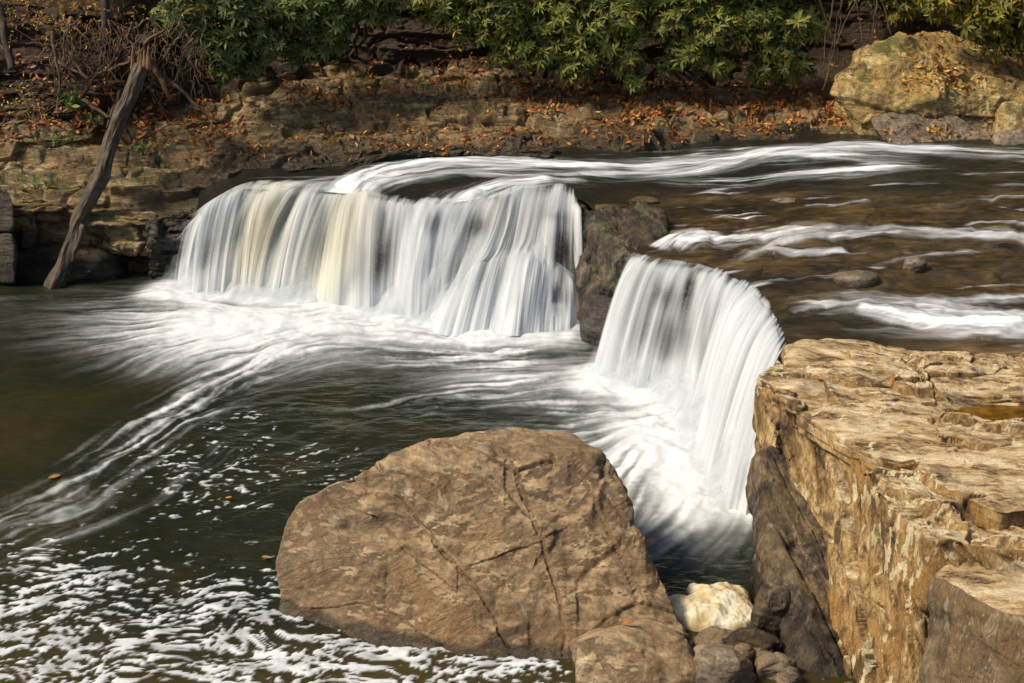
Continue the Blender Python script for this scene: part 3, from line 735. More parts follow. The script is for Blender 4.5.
# the second, sloping cascade fanning out to the right
TB = [(440,204,1.38),(470,194,1.42),(500,200,1.38),(524,189,1.43),(546,192,1.41),(566,190,1.42),(578,199,1.38)]
BB = [(392,312,0),(425,328,0),(462,338,0),(500,340,0),(532,338,0),(558,334,0),(580,330,0)]
G2 = [(561,255,14,36,-4,.95),(556,216,14,6,10,.25),(478,226,10,12,40,.4),(520,318,9,18,0,.35),(560,300,15,20,0,.65)]
curtain('falling_water', wl, TB, BB, 560, 150, 25, gaps=G2, base=.70, creams=CR, ridge=.06, pw=1.45, sides=(.25, .06), tier=.75)
curtain('falling_water', wl, TB[1:6], [(410,318,0),(450,336,0),(490,340,0),(520,338,0),(545,332,0)], 420, 120, 35, gaps=G2, base=.42, creams=CR, fwd=.09, ridge=.08, pw=1.3, sides=(.3, .15), tier=.9)
curtain('falling_water', wl, [(570,203,1.34),(577,205,1.34),(582,210,1.32)], [(572,308,0),(577,312,0),(583,312,0)], 60, 100, 41, base=.75, run=.1, sides=(.09, .09), ridge=.02, pw=2.4)
curtain('falling_water', wl, [(470,258,.75),(500,254,.8),(530,258,.78),(556,270,.62),(575,286,.42)], [(440,330,0),(478,338,0),(520,340,0),(556,336,0),(584,328,0)], 420, 90, 55, gaps=[(556,300,14,16,0,.7)], base=.42, run=.03, fwd=.10, ridge=.08, pw=1.4, sides=(.3, .15), lipclear=.5)

def spray(parent, foot, out, h, seed, base=.55, sides=(.4, .4)):
    Bf = np.array([U(a, b, 0) for a, b in foot]); l = np.concatenate([[0], np.cumsum(np.linalg.norm(np.diff(Bf, axis=0), axis=1))])
    nu, nv = 360, 46; Bf = resample(Bf, l, nu, 0); Bf = smooth1(smooth1(Bf, 12, 0), 12, 0); u = np.linspace(0, l[-1], nu)[:, None]; t = np.linspace(0, 1, nv)[None, :]
    tg = np.gradient(Bf, axis=0); nm = np.stack([tg[:, 1], -tg[:, 0], 0 * tg[:, 0]], 1); nm /= np.linalg.norm(nm, axis=1)[:, None] + 1e-9
    if nm[:, 1].mean() > 0: nm = -nm
    hh = h * (1 + .45 * fbm(u * 2.2, 0 * u, 0, 3, seed))
    P = Bf[:, None] + nm[:, None] * ((-.15 + (out + .15) * t) * (1 + .2 * fbm(u * 2, t, 0, 2, seed + 1)))[..., None]
    P[..., 2] = .03 + hh * (np.cos(np.clip(t * 1.05, 0, 1) * math.pi / 2)) ** 1.3 - .10 * t + .03 * fbm(u * 3, t * 2, 0, 3, seed + 4) * (1 - t)
    d = base * sst(0, .55, t + .15 * fbm(u * 3, t * 3, 0, 3, seed + 2)) * (1 - .9 * sst(.7, 1, t)) + .22 * fbm(u * 4, t * 3, 0, 3, seed + 3) * sst(0, .3, t) * sst(1, .8, t)
    d *= sst(0, sides[0], u) * sst(0, sides[1], l[-1] - u)
    grid_obj('spray', P, M['mist'], parent, attrs=dict(dens=np.clip(d, -.2, 1), cream=0 * d, fuv=np.stack([u * .3 + 0 * t, t + 0 * u, 0 * t + 0 * u], -1)))
for k, (o_, h_, b_) in enumerate(((.35, .30, .55), (.62, .18, .6), (.18, .46, .35))):
    spray(wl, [(160,287),(210,294),(260,300),(330,306),(400,318),(460,330),(520,334),(585,328)], o_, h_, 300 + k, b_)
wr = empty('waterfall', U(690, 420, 0)); tag(wr, 'right waterfall curving over a brown lip down beside the ochre cliff', 'waterfall')
TR = [(633,257,1.34),(645,260,1.34),(662,263,1.34),(682,266,1.34),(700,269,1.34),(718,275,1.34),(738,285,1.34),(754,298,1.34),(766,312,1.34),(774,326,1.34),(779,342,1.34),(782,352,1.34)]
BR = [(594,372,0),(606,382,0),(624,390,0),(644,392,0),(664,394,0),(684,408,0),(690,436,0),(697,462,0),(707,482,0),(717,496,0),(728,508,0),(745,515,0)]
G3 = [(668,296,12,14,10,.35),(690,285,7,26,10,.5),(684,345,8,45,8,.55),(664,352,9,34,8,.5),(703,330,4,50,8,.3)]
curtain('falling_water', wr, TR, BR, 820, 170, 65, gaps=G3, base=.80, run=.3, sides=(.04, .04), ridge=.055, pw=1.75, lipclear=.10, amp=(.45, .55))
curtain('falling_water', wr, TR[5:], [(a + 3, b + 6, z) for a, b, z in BR[5:]], 600, 140, 75, base=.26, run=.2, fwd=.05, ridge=.06, pw=1.65, sides=(.2, .04))
curtain('falling_water', wr, TR[:6], [(a + 2, b + 4, z) for a, b, z in BR[:6]], 420, 140, 85, gaps=G3, base=.22, run=.2, fwd=.05, ridge=.05, pw=1.75, sides=(.04, .2))

for k, (o_, h_, b_) in enumerate(((.35, .34, .55), (.62, .2, .6), (.18, .5, .35))):
    spray(wr, [(588,370),(620,386),(660,396),(688,420),(702,455),(716,485),(745,515)], o_, h_, 310 + k, b_)
# ------------------------------------------------------------------ hull rocks
print('rocks', round(time.time() - T0, 1))
_ico = {}
def ico(l):
    if l not in _ico:
        bm = bmesh.new(); bmesh.ops.create_icosphere(bm, subdivisions=l, radius=1)
        me = bpy.data.meshes.new('tmp'); bm.to_mesh(me); bm.free()
        v = np.empty(len(me.vertices) * 3, np.float32); me.vertices.foreach_get('co', v)
        f = np.empty(len(me.polygons) * 3, np.int32); me.loops.foreach_get('vertex_index', f)
        bpy.data.meshes.remove(me); _ico[l] = (v.reshape(-1, 3), f.reshape(-1, 3))
    return _ico[l]
def vnormals(v, f):
    n = np.zeros_like(v); fn = np.cross(v[f[:, 1]] - v[f[:, 0]], v[f[:, 2]] - v[f[:, 0]])
    for k in range(3): 
        for c in range(3): n[:, c] += np.bincount(f[:, k], fn[:, c], len(v))
    return n / (np.linalg.norm(n, axis=1)[:, None] + 1e-12)
def carve_lines(v, n, cracks, cwid, cdep, seed=0, cstep=.022):
    px, py = proj(v); dep = v[:, 1] * ct + (CAMH - v[:, 2]) * st
    for ln in cracks:
        wk = ln[0]; P2 = np.array(ln[1:], float)
        l = np.concatenate([[0], np.cumsum(np.linalg.norm(np.diff(P2, axis=0), axis=1))]); t = np.arange(0, l[-1], 2.5)
        X = np.interp(t, l, P2[:, 0]) + 2.4 * pn(t / 16, 0 * t, seed + l[-1]) + 1.4 * pn(t / 5, 0 * t, seed + 1); Yp = np.interp(t, l, P2[:, 1]) + 1.5 * pn(t / 12, 0 * t + 5, seed)
        Q = []
        for a, b in zip(X, Yp):
            m = np.where((px - a) ** 2 + (py - b) ** 2 < 9)[0]
            if len(m): Q.append(v[m[np.argmin(dep[m])]])
        if len(Q) < 2: continue
        Q = np.array(Q)
        if len(Q) > 8:
            Q = smooth1(smooth1(Q, 2, 0), 2, 0)
        rad = max(.1, 3 * cwid * wk); idx = np.where(((v > Q.min(0) - rad) & (v < Q.max(0) + rad)).all(1))[0]
        dm = np.full(len(idx), 9.); sd_ = np.zeros(len(idx))
        for a, b in zip(Q[:-1], Q[1:]):
            if np.linalg.norm(b - a) > .35: continue
            ab = b - a; tt = np.clip((v[idx] - a) @ ab / (ab @ ab + 1e-9), 0, 1)
            dd = np.linalg.norm(v[idx] - a - tt[:, None] * ab, axis=1); sg = np.sign((np.cross(ab, v[idx] - a) * n[idx]).sum(1)); sd_ = np.where(dd < dm, sg, sd_); dm = np.minimum(dm, dd)
        v[idx] += n[idx] * (cstep * wk * sd_ * sst(0, .012, dm) * np.exp(-(dm / .22) ** 2))[:, None]
        v[idx] -= n[idx] * (cdep * wk * np.exp(-(dm / (cwid * wk)) ** 2))[:, None]
    return v
def hull_rock(pts, level=6, p=18, disp=.03, fine=.012, seed=0, facet=.04, fsc=1.6, grow=1.0, cracks=None, crackw=.012, crackd=.03, strata=0.0, sdir=(0, 0, 1), sth=.12, carve=None):
    pts = np.asarray(pts, float); c = pts.mean(0)
    bm = bmesh.new()
    for q in pts - c: bm.verts.new(q)
    r = bmesh.ops.convex_hull(bm, input=bm.verts)
    bm.normal_update(); pl = []
    for f in bm.faces:
        n = np.array(f.normal); d = float(np.dot(n, np.array(f.verts[0].co)))
        if d < 0: n, d = -n, -d
        if f.calc_area() > 1e-5: pl.append((*n, d))
    bm.free(); pl = np.array(pl)
    keep = []
    for q in pl:
        if all(np.abs(q - k).max() > .02 for k in keep): keep.append(q)
    pl = np.array(keep)
    D, Fc = ico(level)
    # even out elongated rocks: warp directions by the extents
    ext = np.ptp(pts, axis=0); ext = ext / ext.max(); ext = np.maximum(ext, .25)
    Dd = D * ext; Dd = Dd / np.linalg.norm(Dd, axis=1)[:, None]
    acc = np.zeros(len(D))
    for a in pl:
        acc += np.maximum(Dd @ a[:3] / max(a[3], .02), 0) ** p
    r = acc ** (-1 / p)
    v = c + Dd * (r * grow)[:, None]
    n = vnormals(v, Fc)
    x, y, z = v.T
    f1, f2, idr = cell(x * fsc + .3 * fbm(x * 2, y * 2, z * 2, 2, seed), y * fsc, z * fsc * 1.3, seed)
    d = disp * fbm(x * 1.3, y * 1.3, z * 1.3, 4, seed + 2) + facet * ((idr - .5) * sst(0, .25, f2 - f1)) + fine * (fbm(x * 7, y * 7, z * 7, 4, seed + 4) + .7 * ridged(x * 3, y * 3, z * 3, 4, seed + 6))
    if strata:
        sd = np.array(sdir, float); sd /= np.linalg.norm(sd)
        q = (v @ sd + .04 * fbm(x * 1.5, y * 1.5, z * 1.5, 3, seed + 8)) / sth; L = np.floor(q); f = q - L
        lo = np.random.default_rng(seed).random(400)[(L.astype(int) + 150) % 400]
        d += strata * ((lo - .5) * 1.3 * np.minimum(sst(0, .12, f), sst(1, .88, f)) - .5 * (1 - np.minimum(sst(0, .08, f), sst(1, .92, f)))) * (1 - np.abs(n @ sd) ** 3)
    v = v + n * d[:, None]
    if cracks: v = carve_lines(v, vnormals(v, Fc), cracks, crackw, crackd, seed)
    return v.astype(np.float32), Fc
def rock(name, label, cat, pts, mat, group=None, parent=None, topmat=None, **kw):
    v, f = hull_rock(pts, **kw)
    base = np.array([v[:, 0].mean(), v[:, 1].mean(), max(v[:, 2].min(), -.2)])
    o = mesh_obj(name, v, f, M[mat], parent, True, loc=base if parent is None else None)
    if parent is None: tag(o, label, cat, group)
    return o
def col(px, py, z, zb=-.45, dy=0):       # a pair: the seen point, and one straight below it
    a = U(px, py, z); return [a, np.array([a[0], a[1] + dy, zb])]

# ---- the large boulder in the pool
bp = [V(352,474,11.5), V(395,455,11.75), V(445,434,11.95), V(522,428,12.05), V(580,436,11.95), V(606,452,11.75),
      V(285,522,11.25), V(300,503,11.35), V(278,585,10.95), V(640,535,11.3), V(668,590,10.75), V(690,640,10.35),
      U(283,618,-.05), U(395,650,-.05), U(560,672,-.05), U(292,636,-.35), U(560,700,-.35),
      V(470,452,11.75), V(565,455,11.6), V(520,448,11.75)]
b2 = list(bp) + [np.array([-1.9,12.3,-.4]), np.array([-1.5,12.5,.3]), np.array([.0,13.1,.4]), np.array([.9,12.6,-.4]), np.array([1.35,11.6,-.4]), np.array([.0,13.4,-.4]), np.array([1.4,10.6,-.4]), np.array([.55,10.1,-.4])]
CRK = [(1.0,(375,455),(400,500),(440,545),(480,590),(505,640),(520,665)), (.9,(515,470),(530,505),(548,555),(560,600),(566,665)), (.7,(580,470),(600,510),(625,560),(640,600)),
       (.5,(340,500),(380,520),(420,560),(445,580)), (.55,(560,455),(600,485),(628,520),(640,545)), (.5,(330,520),(360,555),(372,600)), (.6,(440,440),(480,450),(515,470),(545,460)), (.5,(600,620),(640,600),(672,610)),
       (.4,(480,560),(520,545),(560,530)), (.4,(310,610),(360,600),(400,615),(430,640)), (.4,(355,478),(390,470),(430,480))]
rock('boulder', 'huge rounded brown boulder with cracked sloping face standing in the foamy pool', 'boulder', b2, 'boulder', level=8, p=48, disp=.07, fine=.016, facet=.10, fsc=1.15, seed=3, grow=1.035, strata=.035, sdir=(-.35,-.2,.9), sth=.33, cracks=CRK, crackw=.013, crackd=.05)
lp = [U(570,640,.32), U(600,632,.40), V(650,618,10.45), V(684,632,10.2), U(572,700,.0), U(700,700,.0), V(696,668,10.0), U(575,668,.1)]
lp += [q + np.array([0, .7, -.5]) for q in lp] + [np.array([q[0], q[1] + .1, -.4]) for q in lp[:4]]
rock('boulder', 'low dark rock slab resting against the lower right corner of the huge brown boulder', 'boulder', lp, 'boulder', level=7, p=30, disp=.05, fine=.012, facet=.06, seed=9, strata=.02, sth=.2)

# ---- right cliff
def build_cliff():
    # stations: edge of the top (px,py,z) and foot (px,py at z=0) ; drawn from the river side round to the camera side
    S_ = [((1250,372,1.40),None),((1100,360,1.42),None),((1000,358,1.44),None),((900,356,1.46),None),((830,352,1.50),None),((790,350,1.50),None),
          ((778,362,1.52),(775,455)),((760,378,1.60),(768,480)),((757,386,1.62),(768,520)),((772,402,1.64),(774,560)),((792,416,1.66),(790,610)),((825,428,1.68),(812,650)),
          ((852,448,1.70),(836,700)),((872,478,1.70),(850,735)),((888,498,1.70),(868,790)),((915,524,1.70),(915,830)),((930,540,1.70),(940,850)),
          ((1000,546,1.74),(1020,850)),((1120,552,1.76),(1150,850)),((1350,560,1.78),(1400,850))]
    C = []
    cen = np.array([7.5, 11.2, 1.95])
    for (a, b, z), ft in S_:
        t = U(a, b, z)
        if ft is None:
            f = t + np.array([0, .15, -.5]); r0 = t + np.array([0, .25, -1.6])
        else:
            f = t + (np.array([.10, .05, 0]) if a < 800 else np.array([-.04, -.04, 0])); f[2] = 0; r0 = f.copy(); r0[2] = -.6
            bulge = t * .5 + f * .5
        m1 = t * .4 + f * .6; m2 = t * .75 + f * .25
        a1 = t + (cen - t) * .02; a1[2] = z + .02
        C.append([r0, f, m1, m2, t, a1, t + (cen - t) * .12 + np.array([0, 0, .03]), t + (cen - t) * .35, t + (cen - t) * .7, t + (cen - t) * .98])
    C = np.array(C)
    P = patch(C, 900, 760, 3, 2, vw=[.8, 1, 1, 1, 1, 1, .9, .6, .5])
    X, Y, Z = P[..., 0].copy(), P[..., 1].copy(), P[..., 2].copy()
    nrm = gnormal(P)
    if nrm[:, -300:, 2].mean() < 0: nrm = -nrm
    up = sst(.35, .8, nrm[..., 2])
    # top: shelving slabs dipping to the left with broken edges
    w = .10 * fbm(X * .7, Y * .7, 0, 3, 201) + .02 * fbm(X * 4, Y * 4, 0, 3, 203)
    slab = (Z + .09 * (X - 3) + .15 * (Y - 12) + w) / .115; L = np.floor(slab); f = slab - L
    terr = (L + sst(.78, .97, f)) - slab
    f1, f2, idr = cell(X * 1.1 + .35 * fbm(X * 1.3, Y * 1.3, 0, 3, 205), Y * 1.9 + .3 * fbm(X * 1.3, Y * 1.3, 4, 3, 207), Z * .3, 9)
    h = .115 * terr * .9 + .15 * (idr - .5) * sst(.0, .05, f2 - f1) - .04 * (1 - sst(0, .05, f2 - f1))
    g1, g2, idg = cell(X * 3.2 + .4 * fbm(X * 3, Y * 3, 0, 2, 209), Y * 5 + X, Z * .3, 12)
    h += .040 * (idg - .5) * sst(0, .08, g2 - g1) + .022 * fbm(X * 4, Y * 12, 0, 5, 211) - .03 * np.clip(ridged(X * 2, Y * 3.5, 0, 4, 215) - .62, 0, 1)
    rim = sst(0, .06, np.linspace(0, 1, P.shape[1])[None, :] - .40)
    P[..., 2] += up * h
    # face: tall joints, slabs spalled off along near vertical cracks, diagonal fractures
    al = X * .35 - Y * .94; dg = al * .85 + Z * .45
    c1, c2, idc = cell(dg * 1.6 + .2 * fbm(al * 2, Z * 2, 0, 3, 221), Z * .55 + .3 * al, X * .2, 15)
    d1, d2, idd = cell(dg * 5.5 + .25 * fbm(al * 4, Z * 4, 0, 3, 223), Z * 1.3 + al, X * .2, 17)
    e = .17 * (idc - .5) * sst(0, .10, c2 - c1) - .05 * (1 - sst(0, .06, c2 - c1)) + .045 * (idd - .5) * sst(0, .14, d2 - d1) - .015 * (1 - sst(0, .08, d2 - d1))
    e += .03 * fbm(dg * 4, Z * 2, X, 5, 225) + .02 * ridged(dg * 3, Z * 1.2, X, 4, 227)
    P += nrm * ((1 - up) * e)[..., None]
    CK = [(1.0,(776,420),(782,470),(800,540),(830,620),(856,690)), (.6,(800,440),(812,500),(840,570),(870,650),(880,690)), (.45,(838,440),(850,480),(862,520)), (.5,(872,470),(890,520),(900,600),(905,690)), (.5,(912,540),(905,600),(915,690)),
          (.7,(760,400),(775,440),(790,470)), (.5,(770,398),(800,412),(850,425),(905,432),(960,440)), (.5,(860,450),(920,452),(980,470),(1024,472)), (.45,(930,520),(960,500),(1000,505),(1024,512)), (.5,(905,355),(930,380),(980,400)), (.4,(900,500),(930,490),(990,520),(1024,530)),
          (3.6,(806,560),(822,610),(838,690))]
    nr2 = gnormal(P); nr2 *= np.sign((nr2 * nrm).sum(-1, keepdims=True))
    P = carve_lines(P.reshape(-1, 3), nr2.reshape(-1, 3), CK, .03, .07, 5).reshape(P.shape)
    # sculpted hollow where a puddle lies
    for (cx, cy, cz, rx, ry, dp) in ((1000,412,1.62,.62,.20,.07),(905,466,1.68,.22,.07,.03)):
        q = U(cx, cy, cz); k = np.exp(-(((P[..., 0] - q[0]) / rx) ** 2 + ((P[..., 1] - q[1]) / (ry * 2)) ** 2) ** 1.5)
        P[..., 2] = P[..., 2] * (1 - k * up) + (cz - dp) * k * up
    nu, nv = P.shape[:2]
    F_ = gridfaces(nu, nv)
    if gnormal(P)[:, -300:, 2].mean() < 0: F_ = F_[:, ::-1]
    me = mesh_obj('cliff', P.reshape(-1, 3), F_, M['cliff'], None, True, loc=tuple(U(800, 600, 0)))
    tag(me, 'tall ochre cliff with pale lichen patches and a bleached layered top above the stones', 'cliff')
    return P
CL = build_cliff()
def surf(P, a, b):
    P = P.reshape(-1, 3); px, py = proj(P); m = np.where((px - a) ** 2 + (py - b) ** 2 < 20)[0]
    if len(m) == 0: return V(a, b, 11.5)
    d = P[m, 1] * ct + (CAMH - P[m, 2]) * st; return P[m[np.argmin(d)]]
def slab(label, pts, mat='cliff_top', thick=.25, **kw):
    P = [U(*q) for q in pts]; P = P + [q - np.array([0, 0, thick]) for q in P]
    kw = dict(dict(level=6, p=26, disp=.03, fine=.012, facet=.02, strata=.03, sth=.09), **kw)
    return rock('rock_slab', label, 'rock slab', P, kw.pop('side', 'cliff'), topmat=mat, **kw)
slab('dark fronted flat slab at the cliff corner nearest the brink of the right waterfall', [(782,344,1.66),(800,338,1.68),(850,338,1.66),(905,347,1.62),(930,362,1.58),(880,372,1.58),(786,368,1.62)], thick=.32, seed=31)
slab('tan wedge slab overhanging the cliff corner under the dark fronted slab', [(757,378,1.66),(790,372,1.72),(850,375,1.72),(905,392,1.70),(890,408,1.66),(850,410,1.66),(795,404,1.64),(762,384,1.62)], thick=.5, seed=33, p=20)
slab('broad smooth tan slab at the top edge of the cliff face', [(794,410,1.74),(835,404,1.78),(900,408,1.76),(960,428,1.74),(985,452,1.74),(900,462,1.74),(862,452,1.72),(830,428,1.70)], thick=.2, seed=35)
slab('long pale slab lying behind the brown puddle', [(905,372,1.62),(960,364,1.62),(1060,376,1.64),(1080,396,1.64),(1000,398,1.64),(930,396,1.64)], thick=.2, seed=37)
slab('rough tan slab in front of the brown puddle', [(930,446,1.76),(1000,436,1.80),(1090,446,1.84),(1100,500,1.84),(1000,512,1.82),(945,490,1.78),(915,470,1.74)], thick=.2, seed=39)
# lower right block with its pale top
bl = [(934,570,1.54),(946,562,1.55),(1024,558,1.58),(1160,566,1.6),(1180,690,1.6),(1060,632,1.58),(985,602,1.54)]
Pb = [U(*q) for q in bl]; Pb = Pb + [np.array([q[0] * .985 + .0, q[1] - .0, -.3]) for q in Pb]
rock('rock_block', 'square grey brown block with a bleached top in front of the cliff face', 'rock block', Pb, 'block', topmat='cliff_top', level=7, p=34, disp=.03, fine=.012, facet=.03, seed=43, strata=.02, sth=.3)
# grey split buttress below the corner, beside the foot of the fall
gp = []
for a, b, o in ((764,446,.16),(775,470,.20),(790,510,.22),(806,560,.22),(824,612,.2),(840,665,.2),(850,720,.2)):
    q = surf(CL, a, b); gp.append(q + np.array([-o, -o * .8, 0])); gp.append(q + np.array([.5, .3, 0]))
gp += [V(755,462,12.3), V(751,500,12.0), V(750,580,11.35), V(756,600,11.1), V(790,690,10.3), U(756,596,0) - [0,0,.3], U(795,690,0) - [0,0,.3], np.array([2.9,12.4,-.3]), np.array([2.9,10.0,-.3])]
rock('rock_buttress', 'dark grey split buttress at the foot of the cliff beside the white water', 'rock', gp, 'cliff_grey', level=7, p=26, disp=.05, fine=.02, facet=.06, fsc=2.0, seed=47, strata=.03, sdir=(.9,.3,.15), sth=.16)
# puddles
for (cx, cy, cz, rx, ry) in ((1000,412,1.585,.60,.26),(905,466,1.672,.20,.09)):
    q = U(cx, cy, cz); a = np.linspace(0, 2 * math.pi, 60, endpoint=False); r = 1 + .18 * np.cos(3 * a + 1) + .1 * np.sin(5 * a)
    v = np.concatenate([[q], np.stack([q[0] + rx * r * np.cos(a), q[1] + ry * 1.8 * r * np.sin(a), 0 * a + cz], 1)])
    f = np.array([(0, i + 1, (i + 1) % 60 + 1) for i in range(60)])
    tag(mesh_obj('water', v, f, M['puddle'], smooth=False), kind='structure')

# ---- outcrop between the falls
def V_(l): return [V(*q) for q in l]
rock('rock_outcrop', 'wet mossy rock outcrop parting the two waterfalls', 'rock',
     V_([(586,206,18.2),(612,198,18.6),(650,203,18.3),(664,207,18.0),(668,224,17.7),(655,240,17.2),(640,256,16.9),(622,250,17.1),(590,230,18.0),(584,285,17.75),(600,310,17.3),(628,262,17.0),(612,352,16.9)]) +
     [np.array([.9,18.4,-.3]), np.array([1.9,18.4,.6]), np.array([1.7,17.2,-.3]), np.array([1.0,17.2,-.3]), np.array([1.3,18.9,1.3])], 'outcrop', level=7, p=14, disp=.06, fine=.022, facet=.16, fsc=2.2, seed=51, strata=.07, sdir=(.9,.3,.2), sth=.22)
rock('rock', 'black wet rock low between the waterfalls with white water round its foot', 'rock', V_([(584,300,17.3),(600,290,17.4),(618,296,17.1),(612,325,16.9),(590,333,17.0),(578,326,17.2),(625,340,16.8)]) + [np.array([.95,17.3,-.2]), np.array([1.35,17.2,-.2]), np.array([1.1,17.9,.4])], 'bank_wet', level=6, p=10, disp=.04, facet=.06, seed=53)
rock('rock', 'black wet ledge hidden in the spray at the right end of the left waterfall', 'rock', V_([(545,250,18.75),(572,245,18.75),(580,292,18.4),(548,300,18.35),(540,275,18.6)]) + [np.array([.4,18.9,-.2]), np.array([.9,18.7,-.2]), np.array([.9,18.9,.9]), np.array([.5,18.9,.9])], 'bank_wet', level=6, p=10, disp=.05, facet=.08, seed=55)
# ---- stones showing through the river
for k, (px_, py_, z_, w_, lab) in enumerate([(785,198,1.56,.22,'pinkish flat stone breaking the river surface below the far rapids'), (916,258,1.62,.16,'small grey stone beside white riffles in the middle of the river'),
        (858,272,1.58,.30,'long low brown stone just awash in the river'), (645,196,1.46,.28,'pinkish flat stone on the lip beside the mossy outcrop'), (608,204,1.46,.2,'rounded brown stone at the top left of the mossy outcrop'),
        (1005,176,1.62,.3,'dark stone under the bank rocks at the right edge of the river')]):
    q = U(px_, py_, z_); R = np.random.default_rng(k)
    pts = [q + np.array([math.cos(a) * w_ * r, math.sin(a) * w_ * .7 * r, h]) for a, r, h in zip(np.linspace(0, 5.6, 9), .8 + .3 * R.random(9), .05 * R.random(9) - .06)] + [q + np.array([0, 0, .015]), q + np.array([0, 0, -.35]), q + np.array([w_*.8, .1, -.3]), q + np.array([-w_*.8, .1, -.3]), q + np.array([0, -.3*w_, -.3])]
    rock('stone', lab, 'stone', pts, 'far_boulder' if k in (3, 4) else 'small_rock', level=5, p=10, disp=.02, fine=.006, facet=.02, seed=60 + k)
# ---- far bank boulders on the right
rock('boulder', 'big golden lichened boulder with pointed left end on the far bank', 'boulder',
     V_([(831,95,22.2),(838,82,22.3),(866,50,22.6),(900,34,22.9),(925,30,23.2),(960,40,23.4),(850,118,21.9),(858,128,21.8),(905,100,21.9),(1000,88,22.2),(1020,100,22.3),(940,120,21.8),(1010,60,23.4),(985,128,21.9),(1060,96,22.3),(1060,70,23.4),(885,92,22.0),(920,84,22.1),(925,98,21.75)]) +
     [np.array([6,24.6,2.2]), np.array([8.4,24.6,2.6]), np.array([5.4,23.6,1.5]), np.array([8.2,22.6,1.2]), np.array([5.6,22.2,1.2])], 'far_boulder', level=7, p=44, disp=.12, fine=.025, facet=.30, fsc=1.0, seed=71, strata=.12, sdir=(.1,-.2,1), sth=.34)
rock('boulder', 'brown leaf strewn boulder lying against the river below the golden boulder', 'boulder',
     V_([(868,115,21.6),(885,108,21.8),(920,107,21.9),(990,126,21.8),(996,140,21.6),(960,150,21.4),(920,153,21.3),(895,148,21.3),(872,130,21.4)]) + [np.array([5.9,22.2,1.2]), np.array([7.6,22.2,1.2]), np.array([6.2,21.4,1.2]), np.array([7.2,21.4,1.2])], 'small_rock', level=6, p=14, disp=.05, fine=.012, facet=.05, seed=73)
rock('boulder', 'tan boulder at the right edge beside the leaf strewn boulder', 'boulder',
     V_([(1000,100,21.9),(1024,96,22.0),(1060,92,22.2),(1080,130,21.8),(1000,128,21.6)]) + [np.array([7.4,22.6,1.2]), np.array([8.6,22.6,1.2]), np.array([7.5,21.5,1.5]), np.array([8.6,21.5,1.5])], 'far_boulder', level=6, p=14, disp=.05, facet=.05, seed=75)
rock('boulder', 'small brown rock at the waterline near the right edge of the far bank', 'boulder',
     V_([(998,128,21.5),(1030,124,21.6),(1060,126,21.6),(1060,150,21.3),(996,146,21.3)]) + [np.array([7.3,21.9,1.2]), np.array([8.3,21.9,1.2]), np.array([7.3,21.2,1.2]), np.array([8.3,21.2,1.2])], 'small_rock', level=6, p=12, disp=.04, facet=.04, seed=77)
# ---- blocks in the recess at the left
rock('rock', 'tan squared rock stacked highest at the left edge below the ledge', 'rock', V_([(-30,185,19.6),(8,188,19.6),(16,205,19.55),(14,232,19.5),(-30,235,19.5)]) + [np.array([-8.1,20.1,1.1]), np.array([-7.4,20.1,1.1]), np.array([-7.4,20.1,.7]), np.array([-8.1,20.1,.7])], 'recess', level=6, p=16, disp=.04, facet=.05, seed=81)
rock('rock', 'dark brown rock under the tan squared rock at the left edge', 'rock', V_([(-30,232,19.5),(14,232,19.5),(18,250,19.5),(16,284,19.4),(-30,284,19.4)]) + [np.array([-8.1,20.1,.6]), np.array([-7.4,20.1,.6]), np.array([-7.4,20.1,-.2]), np.array([-8.1,20.1,-.2])], 'recess', level=6, p=14, disp=.04, facet=.05, seed=83)
rock('rock', 'dark rounded rock sitting in the recess left of the leaning log', 'rock', V_([(22,205,19.9),(34,206,19.9),(38,238,19.8),(32,250,19.75),(20,250,19.75)]) + [np.array([-7.3,20.3,1.0]), np.array([-7.05,20.3,1.0]), np.array([-7.05,20.3,.5]), np.array([-7.3,20.3,.5])], 'recess', level=5, p=10, disp=.03, facet=.04, seed=85)
rock('rock', 'broad dark shelf rock at the waterline behind the foot of the log', 'rock', V_([(0,252,19.95),(60,250,19.95),(110,256,19.9),(116,282,19.75),(10,284,19.7)]) + [np.array([-7.2,20.6,.5]), np.array([-5.6,20.6,.5]), np.array([-5.6,20.4,-.3]), np.array([-7.2,20.4,-.3])], 'recess', level=6, p=14, disp=.04, facet=.06, seed=87, strata=.03)
